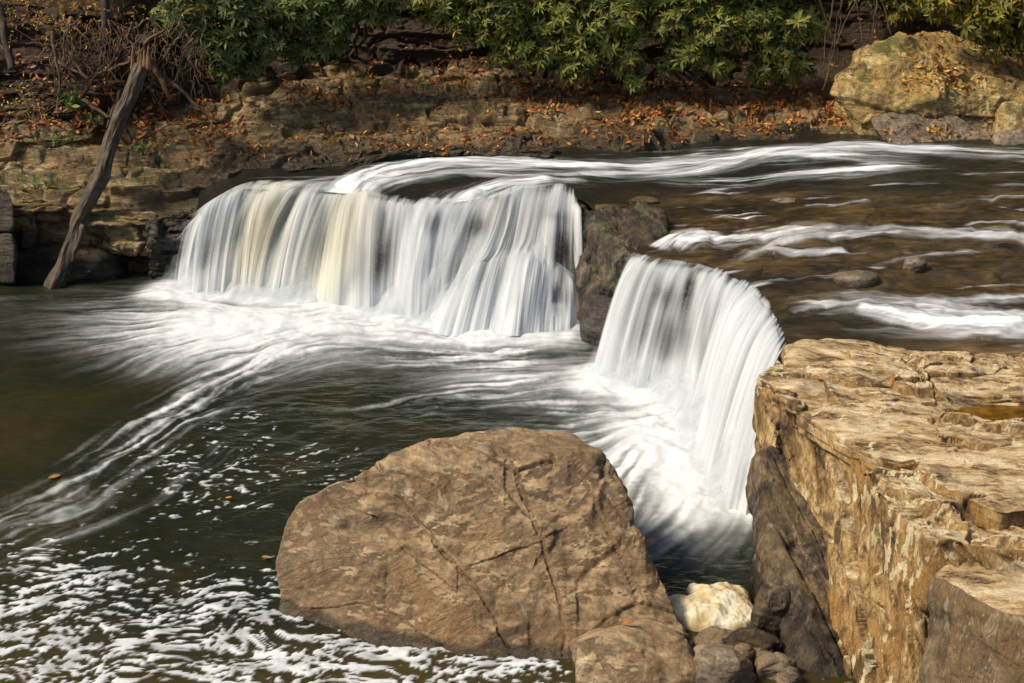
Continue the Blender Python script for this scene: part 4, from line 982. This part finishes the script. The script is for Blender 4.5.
# ---- stones in the gap at the bottom
ST = [((722,668),(36,22),.10,'dark pitted stone in front of the others between boulder and cliff'), ((716,652),(26,9),.12,'flat brown stone tilted behind the dark pitted stone'),
      ((752,640),(30,9),.14,'long tan streaked slab stone below the creamy foam'), ((775,664),(22,12),.10,'smooth oval brown stone against the foot of the buttress'),
      ((715,640),(28,6),.06,'thin flat stone awash beside the big boulder'), ((743,652),(9,7),.14,'small pale pebble between the tilted flat stones'),
      ((762,650),(14,7),.12,'little brown stone leaning on the oval stone'), ((700,664),(14,12),.06,'brown stone wedged against the low slab of the big boulder'),
      ((772,606),(24,26),.30,'smooth dark boulder leaning on the buttress at the edge of the foam'), ((790,678),(14,10),.06,'grey stone at the bottom beside the cliff foot'),
      ((745,676),(12,8),.02,'small wet stone at the bottom next to the dark pitted stone')]
for k, ((a, b), (rx, ry), zc, lab) in enumerate(ST):
    q = U(a, b, zc); s = F / (q[1] * ct + (CAMH - zc) * st); R = np.random.default_rng(90 + k)
    wx, wz = rx / s, ry / s
    t = np.linspace(0, 2 * math.pi, 11)[:-1]; rr = .72 + .45 * R.random(10)
    pts = [q + np.array([math.cos(x) * wx * r, math.sin(x) * wx * .7 * r, math.cos(x + 1) * .1 * wz]) for x, r in zip(t, rr)]
    pts += [q + np.array([math.cos(x + .3) * wx * .6, math.sin(x) * wx * .45, wz * .8]) for x in t[::2]] + [q + np.array([math.cos(x) * wx * .8, math.sin(x) * wx * .5, -wz - .15]) for x in t[::2]]
    rock('stone', lab, 'stone', pts, 'cliff_grey' if k in (8, 2) else 'small_rock', group='stones in the gap beside the boulder', level=5, p=16, disp=.03, fine=.008, facet=.045, fsc=6, seed=100 + k, strata=.012, sdir=(.2,.1,1), sth=.05)
pts = [U(a, b, .05) for a, b in ((262,690),(300,682),(350,682),(385,690),(400,720),(250,720))]; pts += [q - np.array([0, 0, .4]) for q in pts] + [U(320, 684, .09)]
rock('stone', 'pale flat stone barely showing at the bottom edge below the big boulder', 'stone', pts, 'boulder', level=5, p=12, disp=.01, fine=.005, seed=121)
# wet gravel bed under these stones
g = np.stack(np.meshgrid(np.linspace(1.0, 2.9, 150), np.linspace(9.0, 10.95, 150), indexing='ij'), -1)
gz = -.16 + .10 * fbm(g[..., 0] * 2.5, g[..., 1] * 2.5, 0, 4, 131) + .14 * sst(10.9, 10.2, g[..., 1]) 
tag(grid_obj('ground', np.concatenate([g, gz[..., None]], -1), M['small_rock']), kind='structure')
# ---- creamy foam pile
def foam_pile():
    nu = nv = 170; u = np.linspace(-1, 1, nu)[:, None]; v = np.linspace(-1, 1, nv)[None, :]
    c = U(712, 612, 0); x = c[0] + u * .46 + 0 * v; y = c[1] + v * .38 + 0 * u
    r = np.sqrt(u ** 2 + v ** 2) + .30 * fbm(x * 3.0, y * 3.0, 0, 2, 141)
    r = np.maximum(r, 0)
    z = .13 * np.sqrt(np.clip(1 - r ** 2.2, 0, 1)) * (1 + .4 * fbm(x * 4.5, y * 4.5, 0, 2, 143)) + .012 * fbm(x * 14, y * 14, 0, 2, 145) * (r < 1) - .05 * sst(.9, 1.05, r)
    o = grid_obj('foam_pile', np.stack([x, y, z], -1), M['foam'], loc=tuple(c)); tag(o, 'creamy yellow heap of foam trapped between the big boulder and the cliff', 'foam')
foam_pile()

# ------------------------------------------------------------------ wood
print('wood', round(time.time() - T0, 1))
def tube(pts, rad, seg=10, knots=0, seed=0, cap=True):
    pts = np.asarray(pts, float); rad = np.asarray(rad, float); n = len(pts)
    tan = np.gradient(pts, axis=0); tan /= np.linalg.norm(tan, axis=1)[:, None] + 1e-9
    a = np.cross(tan, [0.13, .9, .31]); a /= np.linalg.norm(a, axis=1)[:, None] + 1e-9; b = np.cross(tan, a)
    th = np.linspace(0, 2 * math.pi, seg, endpoint=False)
    l = np.concatenate([[0], np.cumsum(np.linalg.norm(np.diff(pts, axis=0), axis=1))])
    R = rad[:, None] * (1 + knots * fbm(np.cos(th)[None] * 1.5, np.sin(th)[None] * 1.5, l[:, None] * 2.2, 3, seed))
    v = pts[:, None] + R[..., None] * (np.cos(th)[None, :, None] * a[:, None] + np.sin(th)[None, :, None] * b[:, None])
    uv = np.stack([np.broadcast_to(th / 6.283 * 1.0, (n, seg)), np.broadcast_to(l[:, None], (n, seg)), np.zeros((n, seg))], -1)
    i = np.arange(n * seg).reshape(n, seg); j = np.roll(i, -1, 1)
    f = np.stack([i[:-1], j[:-1], j[1:], i[1:]], -1).reshape(-1, 4)
    v = v.reshape(-1, 3); uv = uv.reshape(-1, 3)
    if cap:
        k = len(v); v = np.concatenate([v, [pts[0], pts[-1]]]); uv = np.concatenate([uv, uv[:1], uv[-1:]])
        f = np.concatenate([f, np.stack([i[0], np.full(seg, k), np.full(seg, k), j[0]], -1), np.stack([j[-1], np.full(seg, k + 1), np.full(seg, k + 1), i[-1]], -1)])
    return v, f, uv
def join(parts):
    V_s, F_s, A_s = [], [], []; o = 0
    for v, f, a in parts:
        V_s.append(v); F_s.append(f + o); A_s.append(a); o += len(v)
    return np.concatenate(V_s), np.concatenate(F_s), np.concatenate(A_s)
def quadfix(f):      # the caps are degenerate quads: keep them but as triangles folded in place
    return f
def wobble(p0, p1, n, amp, seed, sag=0):
    t = np.linspace(0, 1, n)[:, None]; p = np.asarray(p0) * (1 - t) + np.asarray(p1) * t
    L = np.linalg.norm(np.asarray(p1) - np.asarray(p0))
    w = np.stack([fbm(t[:, 0] * 2.5 + 7 * k, t[:, 0] * 0 + seed, k * 3., 3, seed) for k in range(3)], 1)
    p = p + w * amp * L * np.sin(math.pi * np.clip(t * .9 + .05, 0, 1)); p[:, 2] -= sag * (4 * t * (1 - t))[:, 0]
    return p
def tubes_obj(name, parts, mat, parent=None, loc=None):
    v, f, a = join(parts); 
    tri = (f[:, 1] == f[:, 2]); q = f[~tri]; t = f[tri][:, [0, 1, 3]]
    fa = np.concatenate([q[:, [0, 1, 2]], q[:, [0, 2, 3]], t])
    return mesh_obj(name, v, fa, mat, parent, True, dict(wuv=a), loc)
lg = empty('log', V(58, 283, 19.55)); tag(lg, 'weathered grey brown log leaning from the water up the left bank', 'log')
p = wobble(V(52, 290, 19.45), V(141, 66, 20.5), 260, .022, 3)
t = np.linspace(0, 1, 260); r = .112 * (1 - .12 * t) * (1 + .25 * np.exp(-((t - .03) / .04) ** 2) + .10 * np.exp(-((t - .5) / .05) ** 2))
tubes_obj('trunk', [tube(p, r, 72, .24, 5)], M['log'], lg)
tubes_obj('broken_end', [tube(wobble(V(141, 70, 20.5) + np.array([dx, 0, 0]), V(141 + dx * 70, 46 + 12 * k % 16, 20.55), 10, .03, k), np.linspace(.06, .012, 10), 8, .3, k) for k, dx in enumerate((-.11, -.06, 0, .05, .11, .02, -.03))], M['brokenwood'], lg)
tubes_obj('branch_stub', [tube(wobble(V(84, 225, 19.5), V(72, 262, 19.4), 14, .05, 8), np.linspace(.05, .02, 14), 10, .2, 8)], M['log'], lg)
# tangle of roots over the eroded soil
rt = empty('tree_roots', V(120, 90, 21.0)); tag(rt, 'tangle of reddish dry roots hanging from the eroded soil round the log top', 'roots')
R = np.random.default_rng(17); parts = []
for k in range(130):
    a = R.uniform(45, 205); b = R.uniform(18, 60) if a > 60 else R.uniform(40, 70); y0 = 21.0 + R.uniform(-.3, .4)
    dx = R.normal(0, 22); L = R.uniform(20, 62)
    parts.append(tube(wobble(V(a, b, y0), V(a + dx, b + L, y0 - R.uniform(0, .35)), 16, .16, k), np.linspace(R.uniform(.006, .018), .003, 16), 6, .2, k))
tubes_obj('root', parts, M['root'], rt)
parts = [tube(wobble(V(a, b, 20.9), V(c, d, 20.6), 26, .07, 40 + k), np.linspace(r0, r0 * .4, 26), 9, .25, k) for k, (a, b, c, d, r0) in enumerate([(47,32,90,80,.028),(52,32,60,80,.035),(90,78,140,38,.022),(58,62,88,78,.028),(84,96,140,38,.024),(150,60,172,100,.06),(158,70,200,108,.045),(60,78,58,118,.02),(130,60,165,30,.05),(120,90,106,128,.03),(100,75,130,62,.04),(165,58,185,30,.03),(85,100,108,118,.04)])]
for k, q in enumerate(parts): tubes_obj('branch', [q], M['root'] if k != 5 else M['brokenwood'], rt)
def simple_tree(label, pts, r0, r1, seed, mat='bark', name='bare_tree'):
    o = tubes_obj(name, [tube(wobble(*pts, 40, .03, seed), np.linspace(r0, r1, 40), 14, .15, seed)], M[mat], None, tuple(pts[0])); tag(o, label, 'tree'); return o
simple_tree('thin dark tree stem rising above the root tangle at the upper left', (V(103, 56, 21.2), V(106, -160, 21.6)), .07, .05, 3)
simple_tree('pale crooked stem leaning at the far upper left corner', (V(12, 70, 21.2), V(-14, -60, 21.8)), .06, .04, 4)
vn = empty('hanging_vines', V(835, 90, 23.0)); tag(vn, 'thin bare vines hanging beside the golden boulder', 'vines')
for k, (a, b, c, d) in enumerate([(850,-30,825,88),(845,-30,832,60),(866,-30,822,92),(838,-20,822,70),(872,-30,892,36),(818,-20,838,64),(880,-20,872,40),(856,-20,862,45)]):
    tubes_obj('vine', [tube(wobble(V(a, b, 22.6), V(c, d, 22.5), 24, .05, 70 + k, .02), np.full(24, .011), 6)], M['root'], vn)

# ------------------------------------------------------------------ leaves
print('leaves', round(time.time() - T0, 1))
def leaves(O, D, N, L, Wd, colr, droop=.35, ns=5, fold=.25, curl=None):
    """vectorised leaf blades: origin O, direction D, up N"""
    n = len(O); D = D / (np.linalg.norm(D, axis=1)[:, None] + 1e-9); S = np.cross(D, N); S /= np.linalg.norm(S, axis=1)[:, None] + 1e-9; N = np.cross(S, D)
    t = np.linspace(0, 1, ns); prof = np.sin(np.clip(t * .93 + .05, 0, 1) * math.pi) ** .8; prof[0] = .1; prof[-1] = .04
    P = np.zeros((n, ns, 3, 3))
    dr = np.broadcast_to(np.asarray(droop), (n,))
    for i, tt in enumerate(t):
        c = O + D * (L * tt)[:, None] - N * (L * dr * tt ** 1.8)[:, None]
        w = (Wd * prof[i] * .5)[:, None]
        P[:, i, 0] = c - S * w + N * w * fold; P[:, i, 1] = c; P[:, i, 2] = c + S * w + N * w * fold
    idx = np.arange(n * ns * 3).reshape(n, ns, 3)
    f = np.concatenate([np.stack([idx[:, :-1, k], idx[:, 1:, k], idx[:, 1:, k + 1], idx[:, :-1, k + 1]], -1).reshape(-1, 4) for k in (0, 1)])
    c = np.repeat(colr, ns * 3, axis=0)
    return P.reshape(-1, 3), f, c
def unit(v): return v / (np.linalg.norm(v, axis=-1, keepdims=True) + 1e-9)
def bush(name, label, clumps, n, seed, cols, group, leafL=(.10, .17), per=9, yellow=.03, ground=None, wd=.27, grow=1.28, dens=2.3):
    """clumps: (px, py, Y, radius, flatten)"""
    R = np.random.default_rng(seed)
    base = np.array([V(c[0], c[1], c[2]) for c in clumps]); rad = np.array([c[3] for c in clumps]) * grow; n = int(n * dens)
    g = base.mean(0).copy(); g[1] += 1.3; g[2] = bank_at(g[0], min(g[1], 25.2)) if ground is None else ground
    root = empty(name, g); tag(root, label, 'bush', group)
    w = rad ** 2 / (rad ** 2).sum(); ci = R.choice(len(clumps), n, p=w)
    d = unit(R.normal(size=(n, 3))); d[:, 2] = np.abs(d[:, 2]) * np.where(R.random(n) < .68, 1, -1); d[:, 1] = np.where((d[:, 1] > .3) & (R.random(n) < .5), -d[:, 1], d[:, 1])
    rr = rad[ci] * (.45 + .62 * R.random(n) ** .6)
    rr *= 1 + .35 * pn(d[:, 0] * 2 + ci, d[:, 1] * 2, d[:, 2] * 2, seed)
    O = base[ci] + d * rr[:, None] * np.array([1, .8, .75])
    ax = unit(d * np.array([.8, .8, .5]) + np.array([0, -.15, .55]) + R.normal(0, .38, (n, 3)))
    a = unit(np.cross(ax, R.normal(size=(n, 3)))); b = np.cross(ax, a)
    K = per; ph = np.linspace(0, 2 * math.pi, K, endpoint=False)[None] + R.uniform(0, 6, (n, 1)) + R.normal(0, .15, (n, K))
    el = R.uniform(-.25, .65, (n, K))
    D = (np.cos(ph)[..., None] * a[:, None] + np.sin(ph)[..., None] * b[:, None]) * np.cos(el)[..., None] + ax[:, None] * np.sin(el)[..., None]
    sc = R.uniform(leafL[0], leafL[1], (n, 1)) * R.uniform(.55, 1.15, (n, K)) * R.uniform(.7, 1.15, (n, 1))
    c0 = np.array(cols[0]); c1 = np.array(cols[1]); c2 = np.array(cols[2])
    tone = np.clip(.5 + .35 * R.normal(size=(n, 1)) + .1 * R.normal(size=(n, K)), 0, 1)[..., None]
    C = c0 * (1 - tone) + c1 * tone
    yl = (R.random((n, K)) < yellow)[..., None]; C = np.where(yl, c2 * R.uniform(.6, 1.2, (n, K, 1)), C)
    OO = np.repeat(O[:, None], K, 1).reshape(-1, 3); NN = np.repeat(ax[:, None], K, 1).reshape(-1, 3)
    v, f, c = leaves(OO, D.reshape(-1, 3), NN, sc.ravel(), sc.ravel() * wd, C.reshape(-1, 3), R.uniform(.1, .55, n * K), 5)
    mesh_obj('foliage', v, f, M['leaf'], root, True, dict(lc=c))
    parts = []
    for k, q in enumerate(base):
        parts.append(tube(wobble(g + np.array([R.normal(0, .15), .1, -.1]), q, 14, .08, seed + k), np.linspace(.035, .018, 14), 7))
        for j in np.where(ci == k)[0][:26]:
            parts.append(tube(wobble(q, O[j], 7, .08, seed + j), np.linspace(.013, .005, 7), 5))
    tubes_obj('branch', parts, M['bark'], root)
    return root
GR = [(.035,.050,.008), (.25,.27,.045), (.42,.24,.03)]
GB = [(.032,.050,.010), (.21,.245,.06), (.30,.22,.04)]
GY = [(.05,.06,.008), (.22,.20,.025), (.55,.30,.02)]
grp = 'rhododendron bushes overhanging the far bank'
bush('evergreen_bush', 'bluish green bush at the upper left whose lowest spray hangs over the layered ledge', [(185,20,22.0,.35,1),(215,50,22.0,.34,1),(240,15,22.2,.45,1),(205,-25,22.3,.5,1),(225,72,21.9,.15,1),(262,45,22.2,.3,1),(250,68,22.1,.16,1)], 420, 1, GB, grp, yellow=.01)
bush('evergreen_bush', 'green bush with bare twigs left of the gap between the leaf masses', [(300,12,22.6,.45,1),(330,25,22.7,.36,1),(360,-5,22.9,.45,1),(300,52,22.5,.22,1),(385,5,23.0,.26,1),(290,-35,22.8,.5,1),(330,50,22.6,.18,1)], 420, 2, GB, grp, yellow=.02)
bush('evergreen_bush', 'green bush at the left end of the long leaf mass, above the rusty leaf streaks', [(445,0,23.3,.42,1),(470,25,23.2,.32,1),(500,20,23.2,.42,1),(520,48,23.1,.26,1),(480,-30,23.4,.5,1),(500,58,23.1,.15,1)], 460, 3, GR, grp, yellow=.02)
bush('evergreen_bush', 'dense green bush in the long leaf mass above the middle of the river', [(560,20,23.3,.45,1),(590,50,23.1,.34,1),(620,20,23.2,.45,1),(560,-30,23.5,.5,1),(575,72,23.0,.18,1),(630,62,23.1,.24,1),(545,55,23.1,.22,1),(635,82,23.0,.12,1)], 560, 4, GR, grp, yellow=.015)
bush('evergreen_bush', 'green bush sprinkled with a few yellow leaves in the long leaf mass', [(680,15,23.3,.48,1),(690,52,23.1,.30,1),(720,30,23.2,.42,1),(650,-25,23.4,.5,1),(720,-30,23.4,.5,1),(665,66,23.1,.16,1),(722,64,23.1,.18,1)], 540, 5, GR, grp, yellow=.03)
bush('evergreen_bush', 'green bush with orange leaves at the right end of the long leaf mass', [(760,20,23.4,.42,1),(775,58,23.2,.30,1),(800,25,23.4,.34,1),(790,-30,23.5,.45,1),(760,74,23.2,.17,1),(800,68,23.3,.2,1)], 430, 6, GR, grp, yellow=.035)
bush('evergreen_bush', 'yellow speckled bush hanging over the golden boulder at the upper right', [(950,-5,22.6,.38,1),(985,15,22.5,.40,1),(1020,5,22.5,.45,1),(1040,35,22.5,.40,1),(1000,42,22.5,.24,1),(1060,-20,22.8,.5,1)], 460, 7, GY, grp, yellow=.10)
bush('evergreen_bush', 'dim olive bush behind the vines at the top right of the long leaf mass', [(880,-15,24.4,.4,1),(915,-10,24.2,.4,1),(900,8,24.2,.25,1)], 240, 8, GY, grp, yellow=.04)
# bushes and trees higher up the slope, outside the photograph but seen from beside it and in the water
R = np.random.default_rng(77)
for k in range(11):
    x = -11 + 2.3 * k + R.uniform(-.5, .5); y = 25.8 + R.uniform(-.6, .8); z = 4.9 + R.uniform(-.3, .5)
    cl = []
    for j in range(5):
        q = np.array([x + R.normal(0, .8), y + R.normal(0, .3), z + R.normal(0, .5)]); a, b = proj(q); cl.append((a, b, q[1], .75, 1))
    bush('evergreen_bush', 'dark evergreen bush growing on the slope above the far bank', cl, 300, 200 + k, GR, 'bushes on the upper slope', leafL=(.16, .26), ground=z - 1.2, grow=1, dens=1)
# a far-off wood closing the valley: one mass of foliage above the frame
def wood():
    n = 9000; O = np.stack([R.uniform(-34, 34, n), R.uniform(31, 44, n), np.zeros(n)], 1); O[:, 2] = (O[:, 1] - 24.5) * .80 + 1 + R.random(n) ** .8 * 10
    D = unit(R.normal(size=(n, 3)) * np.array([1, 1, .4])); NN = unit(R.normal(size=(n, 3)) + np.array([0, -.5, 1.2]))
    L = R.uniform(.6, 1.3, n); tone = R.random((n, 1)); C = np.array([.02, .03, .008]) * (1 - tone) + np.array([.10, .09, .02]) * tone
    v, f, c = leaves(O, D, NN, L, L * .6, C, .3, 4)
    o = mesh_obj('forest', v, f, M['dryleaf'], None, True, dict(lc=c)); tag(o, kind='stuff')
wood()
for k in range(9):
    x = -20 + 5 * k + R.uniform(-1.5, 1.5); y = 30 + R.uniform(0, 3)
    z = (y - 24.5) * .85 + 3
    o = tubes_obj('bare_tree', [tube(wobble((x, y, z - 1), (x + R.uniform(-.6, .6), y + .3, z + 12), 30, .02, k), np.linspace(.28, .12, 30), 12, .1, k)], M['bark'], None, (x, y, z - 1)); tag(o, 'tall dark bare tree standing on the slope above the far bank', 'tree', 'trees on the upper slope')
# ---- leaf litter on the bank
def litter():
    R = np.random.default_rng(9); nu, nv = BANK.shape[:2]
    nr = gnormal(BANK); nr *= np.sign(nr[..., 2:3].mean())
    px, py = proj(BANK)
    dens = np.zeros((nu, nv))
    def bl(cx, cy, rx, ry, s): return s * np.exp(-(((px - cx) / rx) ** 2 + ((py - cy) / ry) ** 2))
    dens = bl(690,108,110,16,1.3) + bl(790,112,50,15,1.3) + bl(470,62,70,14,.55) + bl(560,88,80,16,.9) + bl(350,90,60,10,.35) + bl(200,125,40,12,.7) + bl(330,108,40,8,.5) + bl(230,150,70,18,.12) + bl(950,60,60,40,1.0) + bl(120,110,60,25,.8) + bl(30,100,50,40,.4) + bl(600,140,200,12,.14) + bl(900,145,60,10,.2) + bl(60,20,80,30,.7) + bl(420,140,100,20,.12) + bl(180,90,30,16,.9)
    dens += .012 * (py < 190)
    dens *= sst(-.45, .5, fbm(BANK[..., 0] * 2.2, BANK[..., 1] * 3, 0, 3, 300)) * (nr[..., 2] > .25) * (BANK[..., 2] > (np.where(px > 240, 1.50, .9)))
    w = dens.ravel(); w = w / w.sum(); n = 11000
    i = R.choice(len(w), n, p=w); O = BANK.reshape(-1, 3)[i] + nr.reshape(-1, 3)[i] * .012 + R.normal(0, .01, (n, 3)); N = unit(nr.reshape(-1, 3)[i] + R.normal(0, .35, (n, 3)))
    D = unit(R.normal(size=(n, 3))); D = unit(D - N * (D * N).sum(1)[:, None]); L = R.uniform(.05, .13, n)
    pal = np.array([(.46,.16,.03),(.58,.26,.04),(.26,.08,.02),(.13,.05,.02),(.70,.42,.10),(.34,.20,.09),(.50,.10,.015)])
    pw = np.array([.22,.14,.2,.2,.06,.1,.08]); C = pal[R.choice(7, n, p=pw / pw.sum())] * R.uniform(.6, 1.15, (n, 1))
    v, f, c = leaves(O, D, N, L, L * R.uniform(.28, .5, n), C, R.uniform(-.3, .2, n), 4, .35)
    o = mesh_obj('leaf_litter', v, f, M['dryleaf'], None, True, dict(lc=c)); tag(o, kind='stuff')
litter()
# litter lying on the two far boulders
def litter_on(o, n, xr, yr, seed, zmin=.35):
    R = np.random.default_rng(seed); me = o.data; v = np.empty(len(me.vertices) * 3, np.float32); me.vertices.foreach_get('co', v); v = v.reshape(-1, 3) + np.array(o.location)
    nn = np.empty(len(me.vertices) * 3, np.float32); me.vertices.foreach_get('normal', nn); nn = nn.reshape(-1, 3)
    px, py = proj(v); ok = np.where((px > xr[0]) & (px < xr[1]) & (py > yr[0]) & (py < yr[1]) & (nn[:, 2] > zmin))[0]
    if len(ok) == 0: return
    i = R.choice(ok, n); O = v[i] + nn[i] * .012; N = unit(nn[i] + R.normal(0, .3, (n, 3))); D = unit(R.normal(size=(n, 3))); D = unit(D - N * (D * N).sum(1)[:, None]); L = R.uniform(.05, .11, n)
    pal = np.array([(.50,.24,.03),(.40,.16,.03),(.20,.08,.025),(.60,.38,.08),(.3,.1,.02)]); C = pal[R.choice(5, n)] * R.uniform(.6, 1.1, (n, 1))
    v, f, c = leaves(O, D, N, L, L * .5, C, R.uniform(-.2, .2, n), 4, .3)
    tag(mesh_obj('leaf_litter', v, f, M['dryleaf'], None, True, dict(lc=c)), kind='stuff')
bo = [o for o in bpy.data.objects if o.name.startswith('boulder')]
for o in bo:
    if 'golden lichened' in o['label']: litter_on(o, 520, (900, 1040), (25, 92), 3, .2)
    if 'leaf strewn boulder lying' in o['label']: litter_on(o, 130, (868, 1000), (105, 145), 4, .3)
# ---- single leaves one can point to
def one_leaf(label, p, n, L, colr, seed, dirv=(1, .3, 0)):
    R = np.random.default_rng(seed)
    v, f, c = leaves(np.array([p]), np.array([dirv], float), np.array([n], float), np.array([L]), np.array([L * .6]), np.array([colr]), -.05, 7, .15)
    o = mesh_obj('fallen_leaf', v, f, M['dryleaf'], None, True, dict(lc=c), tuple(p)); tag(o, label, 'leaf', 'single fallen leaves')
def on_obj(o, px_, py_):
    me = o.data; v = np.empty(len(me.vertices) * 3, np.float32); me.vertices.foreach_get('co', v); v = v.reshape(-1, 3) + np.array(o.location)
    a, b = proj(v); dep = v[:, 1] * ct + (CAMH - v[:, 2]) * st; m = np.where((a - px_) ** 2 + (b - py_) ** 2 < 16)[0]
    if len(m) == 0: return None, None
    k = m[np.argmin(dep[m])]; return v[k], np.array(me.vertices[int(k)].normal)
bo.sort(key=lambda o: o.name)
q = [on_obj(o, 622, 622) for o in bo[:2]]; q = [x for x in q if x[0] is not None]
if q:
    p_, n_ = min(q, key=lambda x: x[0][1]); one_leaf('orange leaf lying on the lower right of the huge brown boulder', p_ + n_ * .02, n_, .09, (.62,.16,.03), 1)
one_leaf('yellow brown leaf drifting on the dark pool near the left edge', U(48, 478, .03), (0, 0, 1), .13, (.32,.19,.03), 2, (1, .5, 0))
one_leaf('orange leaf on the pool between the foam flecks and the huge boulder', U(225, 498, .03), (0, 0, 1), .07, (.5,.2,.03), 3)
one_leaf('tan leaf on the water close by the left side of the huge boulder', U(262, 556, .03), (0, 0, 1), .08, (.35,.2,.06), 4, (1, -.6, 0))

# ---- little plants and yellow saplings at the left
def plant(name, label, px_, py_, Y, h, n, L, cols, seed, cat='plant', spread=.25, group=None, ground=None, wd=.35):
    R = np.random.default_rng(seed); b = V(px_, py_, Y); root = empty(name, b); tag(root, label, cat, group)
    tips = b + np.stack([R.normal(0, spread, n), R.normal(0, spread * .6, n), np.abs(R.normal(h * .6, h * .35, n))], 1)
    parts = [tube(wobble(b + np.array([R.normal(0, .02), 0, -.05]), t_, 8, .1, seed + k), np.linspace(.008, .003, 8), 5) for k, t_ in enumerate(tips[:max(8, n // 5)])]
    tubes_obj('stem', parts, M['root'], root)
    K = 4; d = unit(R.normal(size=(n, K, 3)) + np.array([0, -.2, .25])); C = np.array(cols)[R.choice(len(cols), n * K)] * R.uniform(.7, 1.2, (n * K, 1))
    l = R.uniform(.6, 1.1, n * K) * L
    v, f, c = leaves(np.repeat(tips, K, 0) + R.normal(0, .02, (n * K, 3)), d.reshape(-1, 3), unit(R.normal(0, .4, (n * K, 3)) + np.array([0, -.3, 1])), l, l * wd, C, .25, 4)
    mesh_obj('foliage', v, f, M['dryleaf'], root, True, dict(lc=c))
gcol = [(.10,.17,.03),(.06,.11,.02),(.16,.22,.05)]; ycol = [(.48,.32,.05),(.40,.24,.03),(.25,.22,.05),(.30,.14,.03)]
plant('small_plant', 'bright green seedling on the soil left of the log top', 72, 106, 20.9, .2, 16, .15, gcol, 1, spread=.12)
plant('small_plant', 'green tuft growing on the ledge below the seedling', 60, 142, 20.85, .08, 14, .09, gcol, 2, spread=.14)
plant('small_plant', 'green tuft just right of the leaning log', 143, 152, 20.7, .10, 16, .09, gcol, 3, spread=.10)
plant('small_plant', 'dull green fern hanging on the ledge face left of the log', 36, 186, 20.05, .12, 16, .09, gcol, 4, spread=.13)
plant('small_plant', 'small green plant beside the log below the root tangle', 97, 122, 20.8, .1, 12, .09, gcol, 9, spread=.08)
plant('yellow_sapling', 'yellow leaved sapling lowest on the left soil bank', 30, 116, 20.9, .35, 50, .06, ycol, 5, 'sapling', .35)
plant('yellow_sapling', 'yellow leaved sapling around the bent root at the upper left', 60, 50, 21.1, .5, 60, .055, ycol, 6, 'sapling', .40)
plant('yellow_sapling', 'yellow leaved sapling in the upper left corner', 15, 20, 21.3, .6, 70, .06, ycol, 7, 'sapling', .45)
plant('yellow_sapling', 'yellow and brown sapling by the dark stem above the log', 140, 30, 21.5, .5, 60, .055, ycol, 8, 'sapling', .45)

# ------------------------------------------------------------------ light, sky, camera
SUN_DIR = unit(np.array([-.64, -.16, .74]))      # towards the sun
el = math.asin(SUN_DIR[2]); az = math.atan2(SUN_DIR[0], SUN_DIR[1])
w = bpy.data.worlds.new('World'); scn.world = w; w.use_nodes = True; nt = w.node_tree
bg = nt.nodes['Background']; sky = nt.nodes.new('ShaderNodeTexSky'); sky.sky_type = 'NISHITA'; sky.sun_disc = False
sky.sun_elevation = el; sky.sun_rotation = az; sky.air_density = 1.0; sky.dust_density = 3.0
nt.links.new(sky.outputs[0], bg.inputs[0]); bg.inputs[1].default_value = .09
sl = bpy.data.lights.new('sun', 'SUN'); sl.energy = 3.9; sl.angle = math.radians(12); sl.color = (1.0, .87, .67)
so = bpy.data.objects.new('sun', sl); link(so); so.location = (-8, 0, 20)
from mathutils import Vector
so.rotation_euler = Vector(-SUN_DIR).to_track_quat('-Z', 'Y').to_euler()
cam = bpy.data.cameras.new('camera'); cam.lens = LENS; cam.sensor_width = 36; cam.clip_start = .1; cam.clip_end = 400
co = bpy.data.objects.new('camera', cam); link(co); co.location = (0, 0, CAMH); co.rotation_euler = (math.radians(90) - PITCH, 0, 0)
scn.camera = co
scn.view_settings.view_transform = 'Standard'; scn.view_settings.look = 'None'; scn.view_settings.gamma = 1.0; scn.view_settings.exposure = .62
scn.cycles.transparent_max_bounces = 14; scn.cycles.max_bounces = 5; scn.cycles.use_denoising = True
print('done', round(time.time() - T0, 1), flush=True)
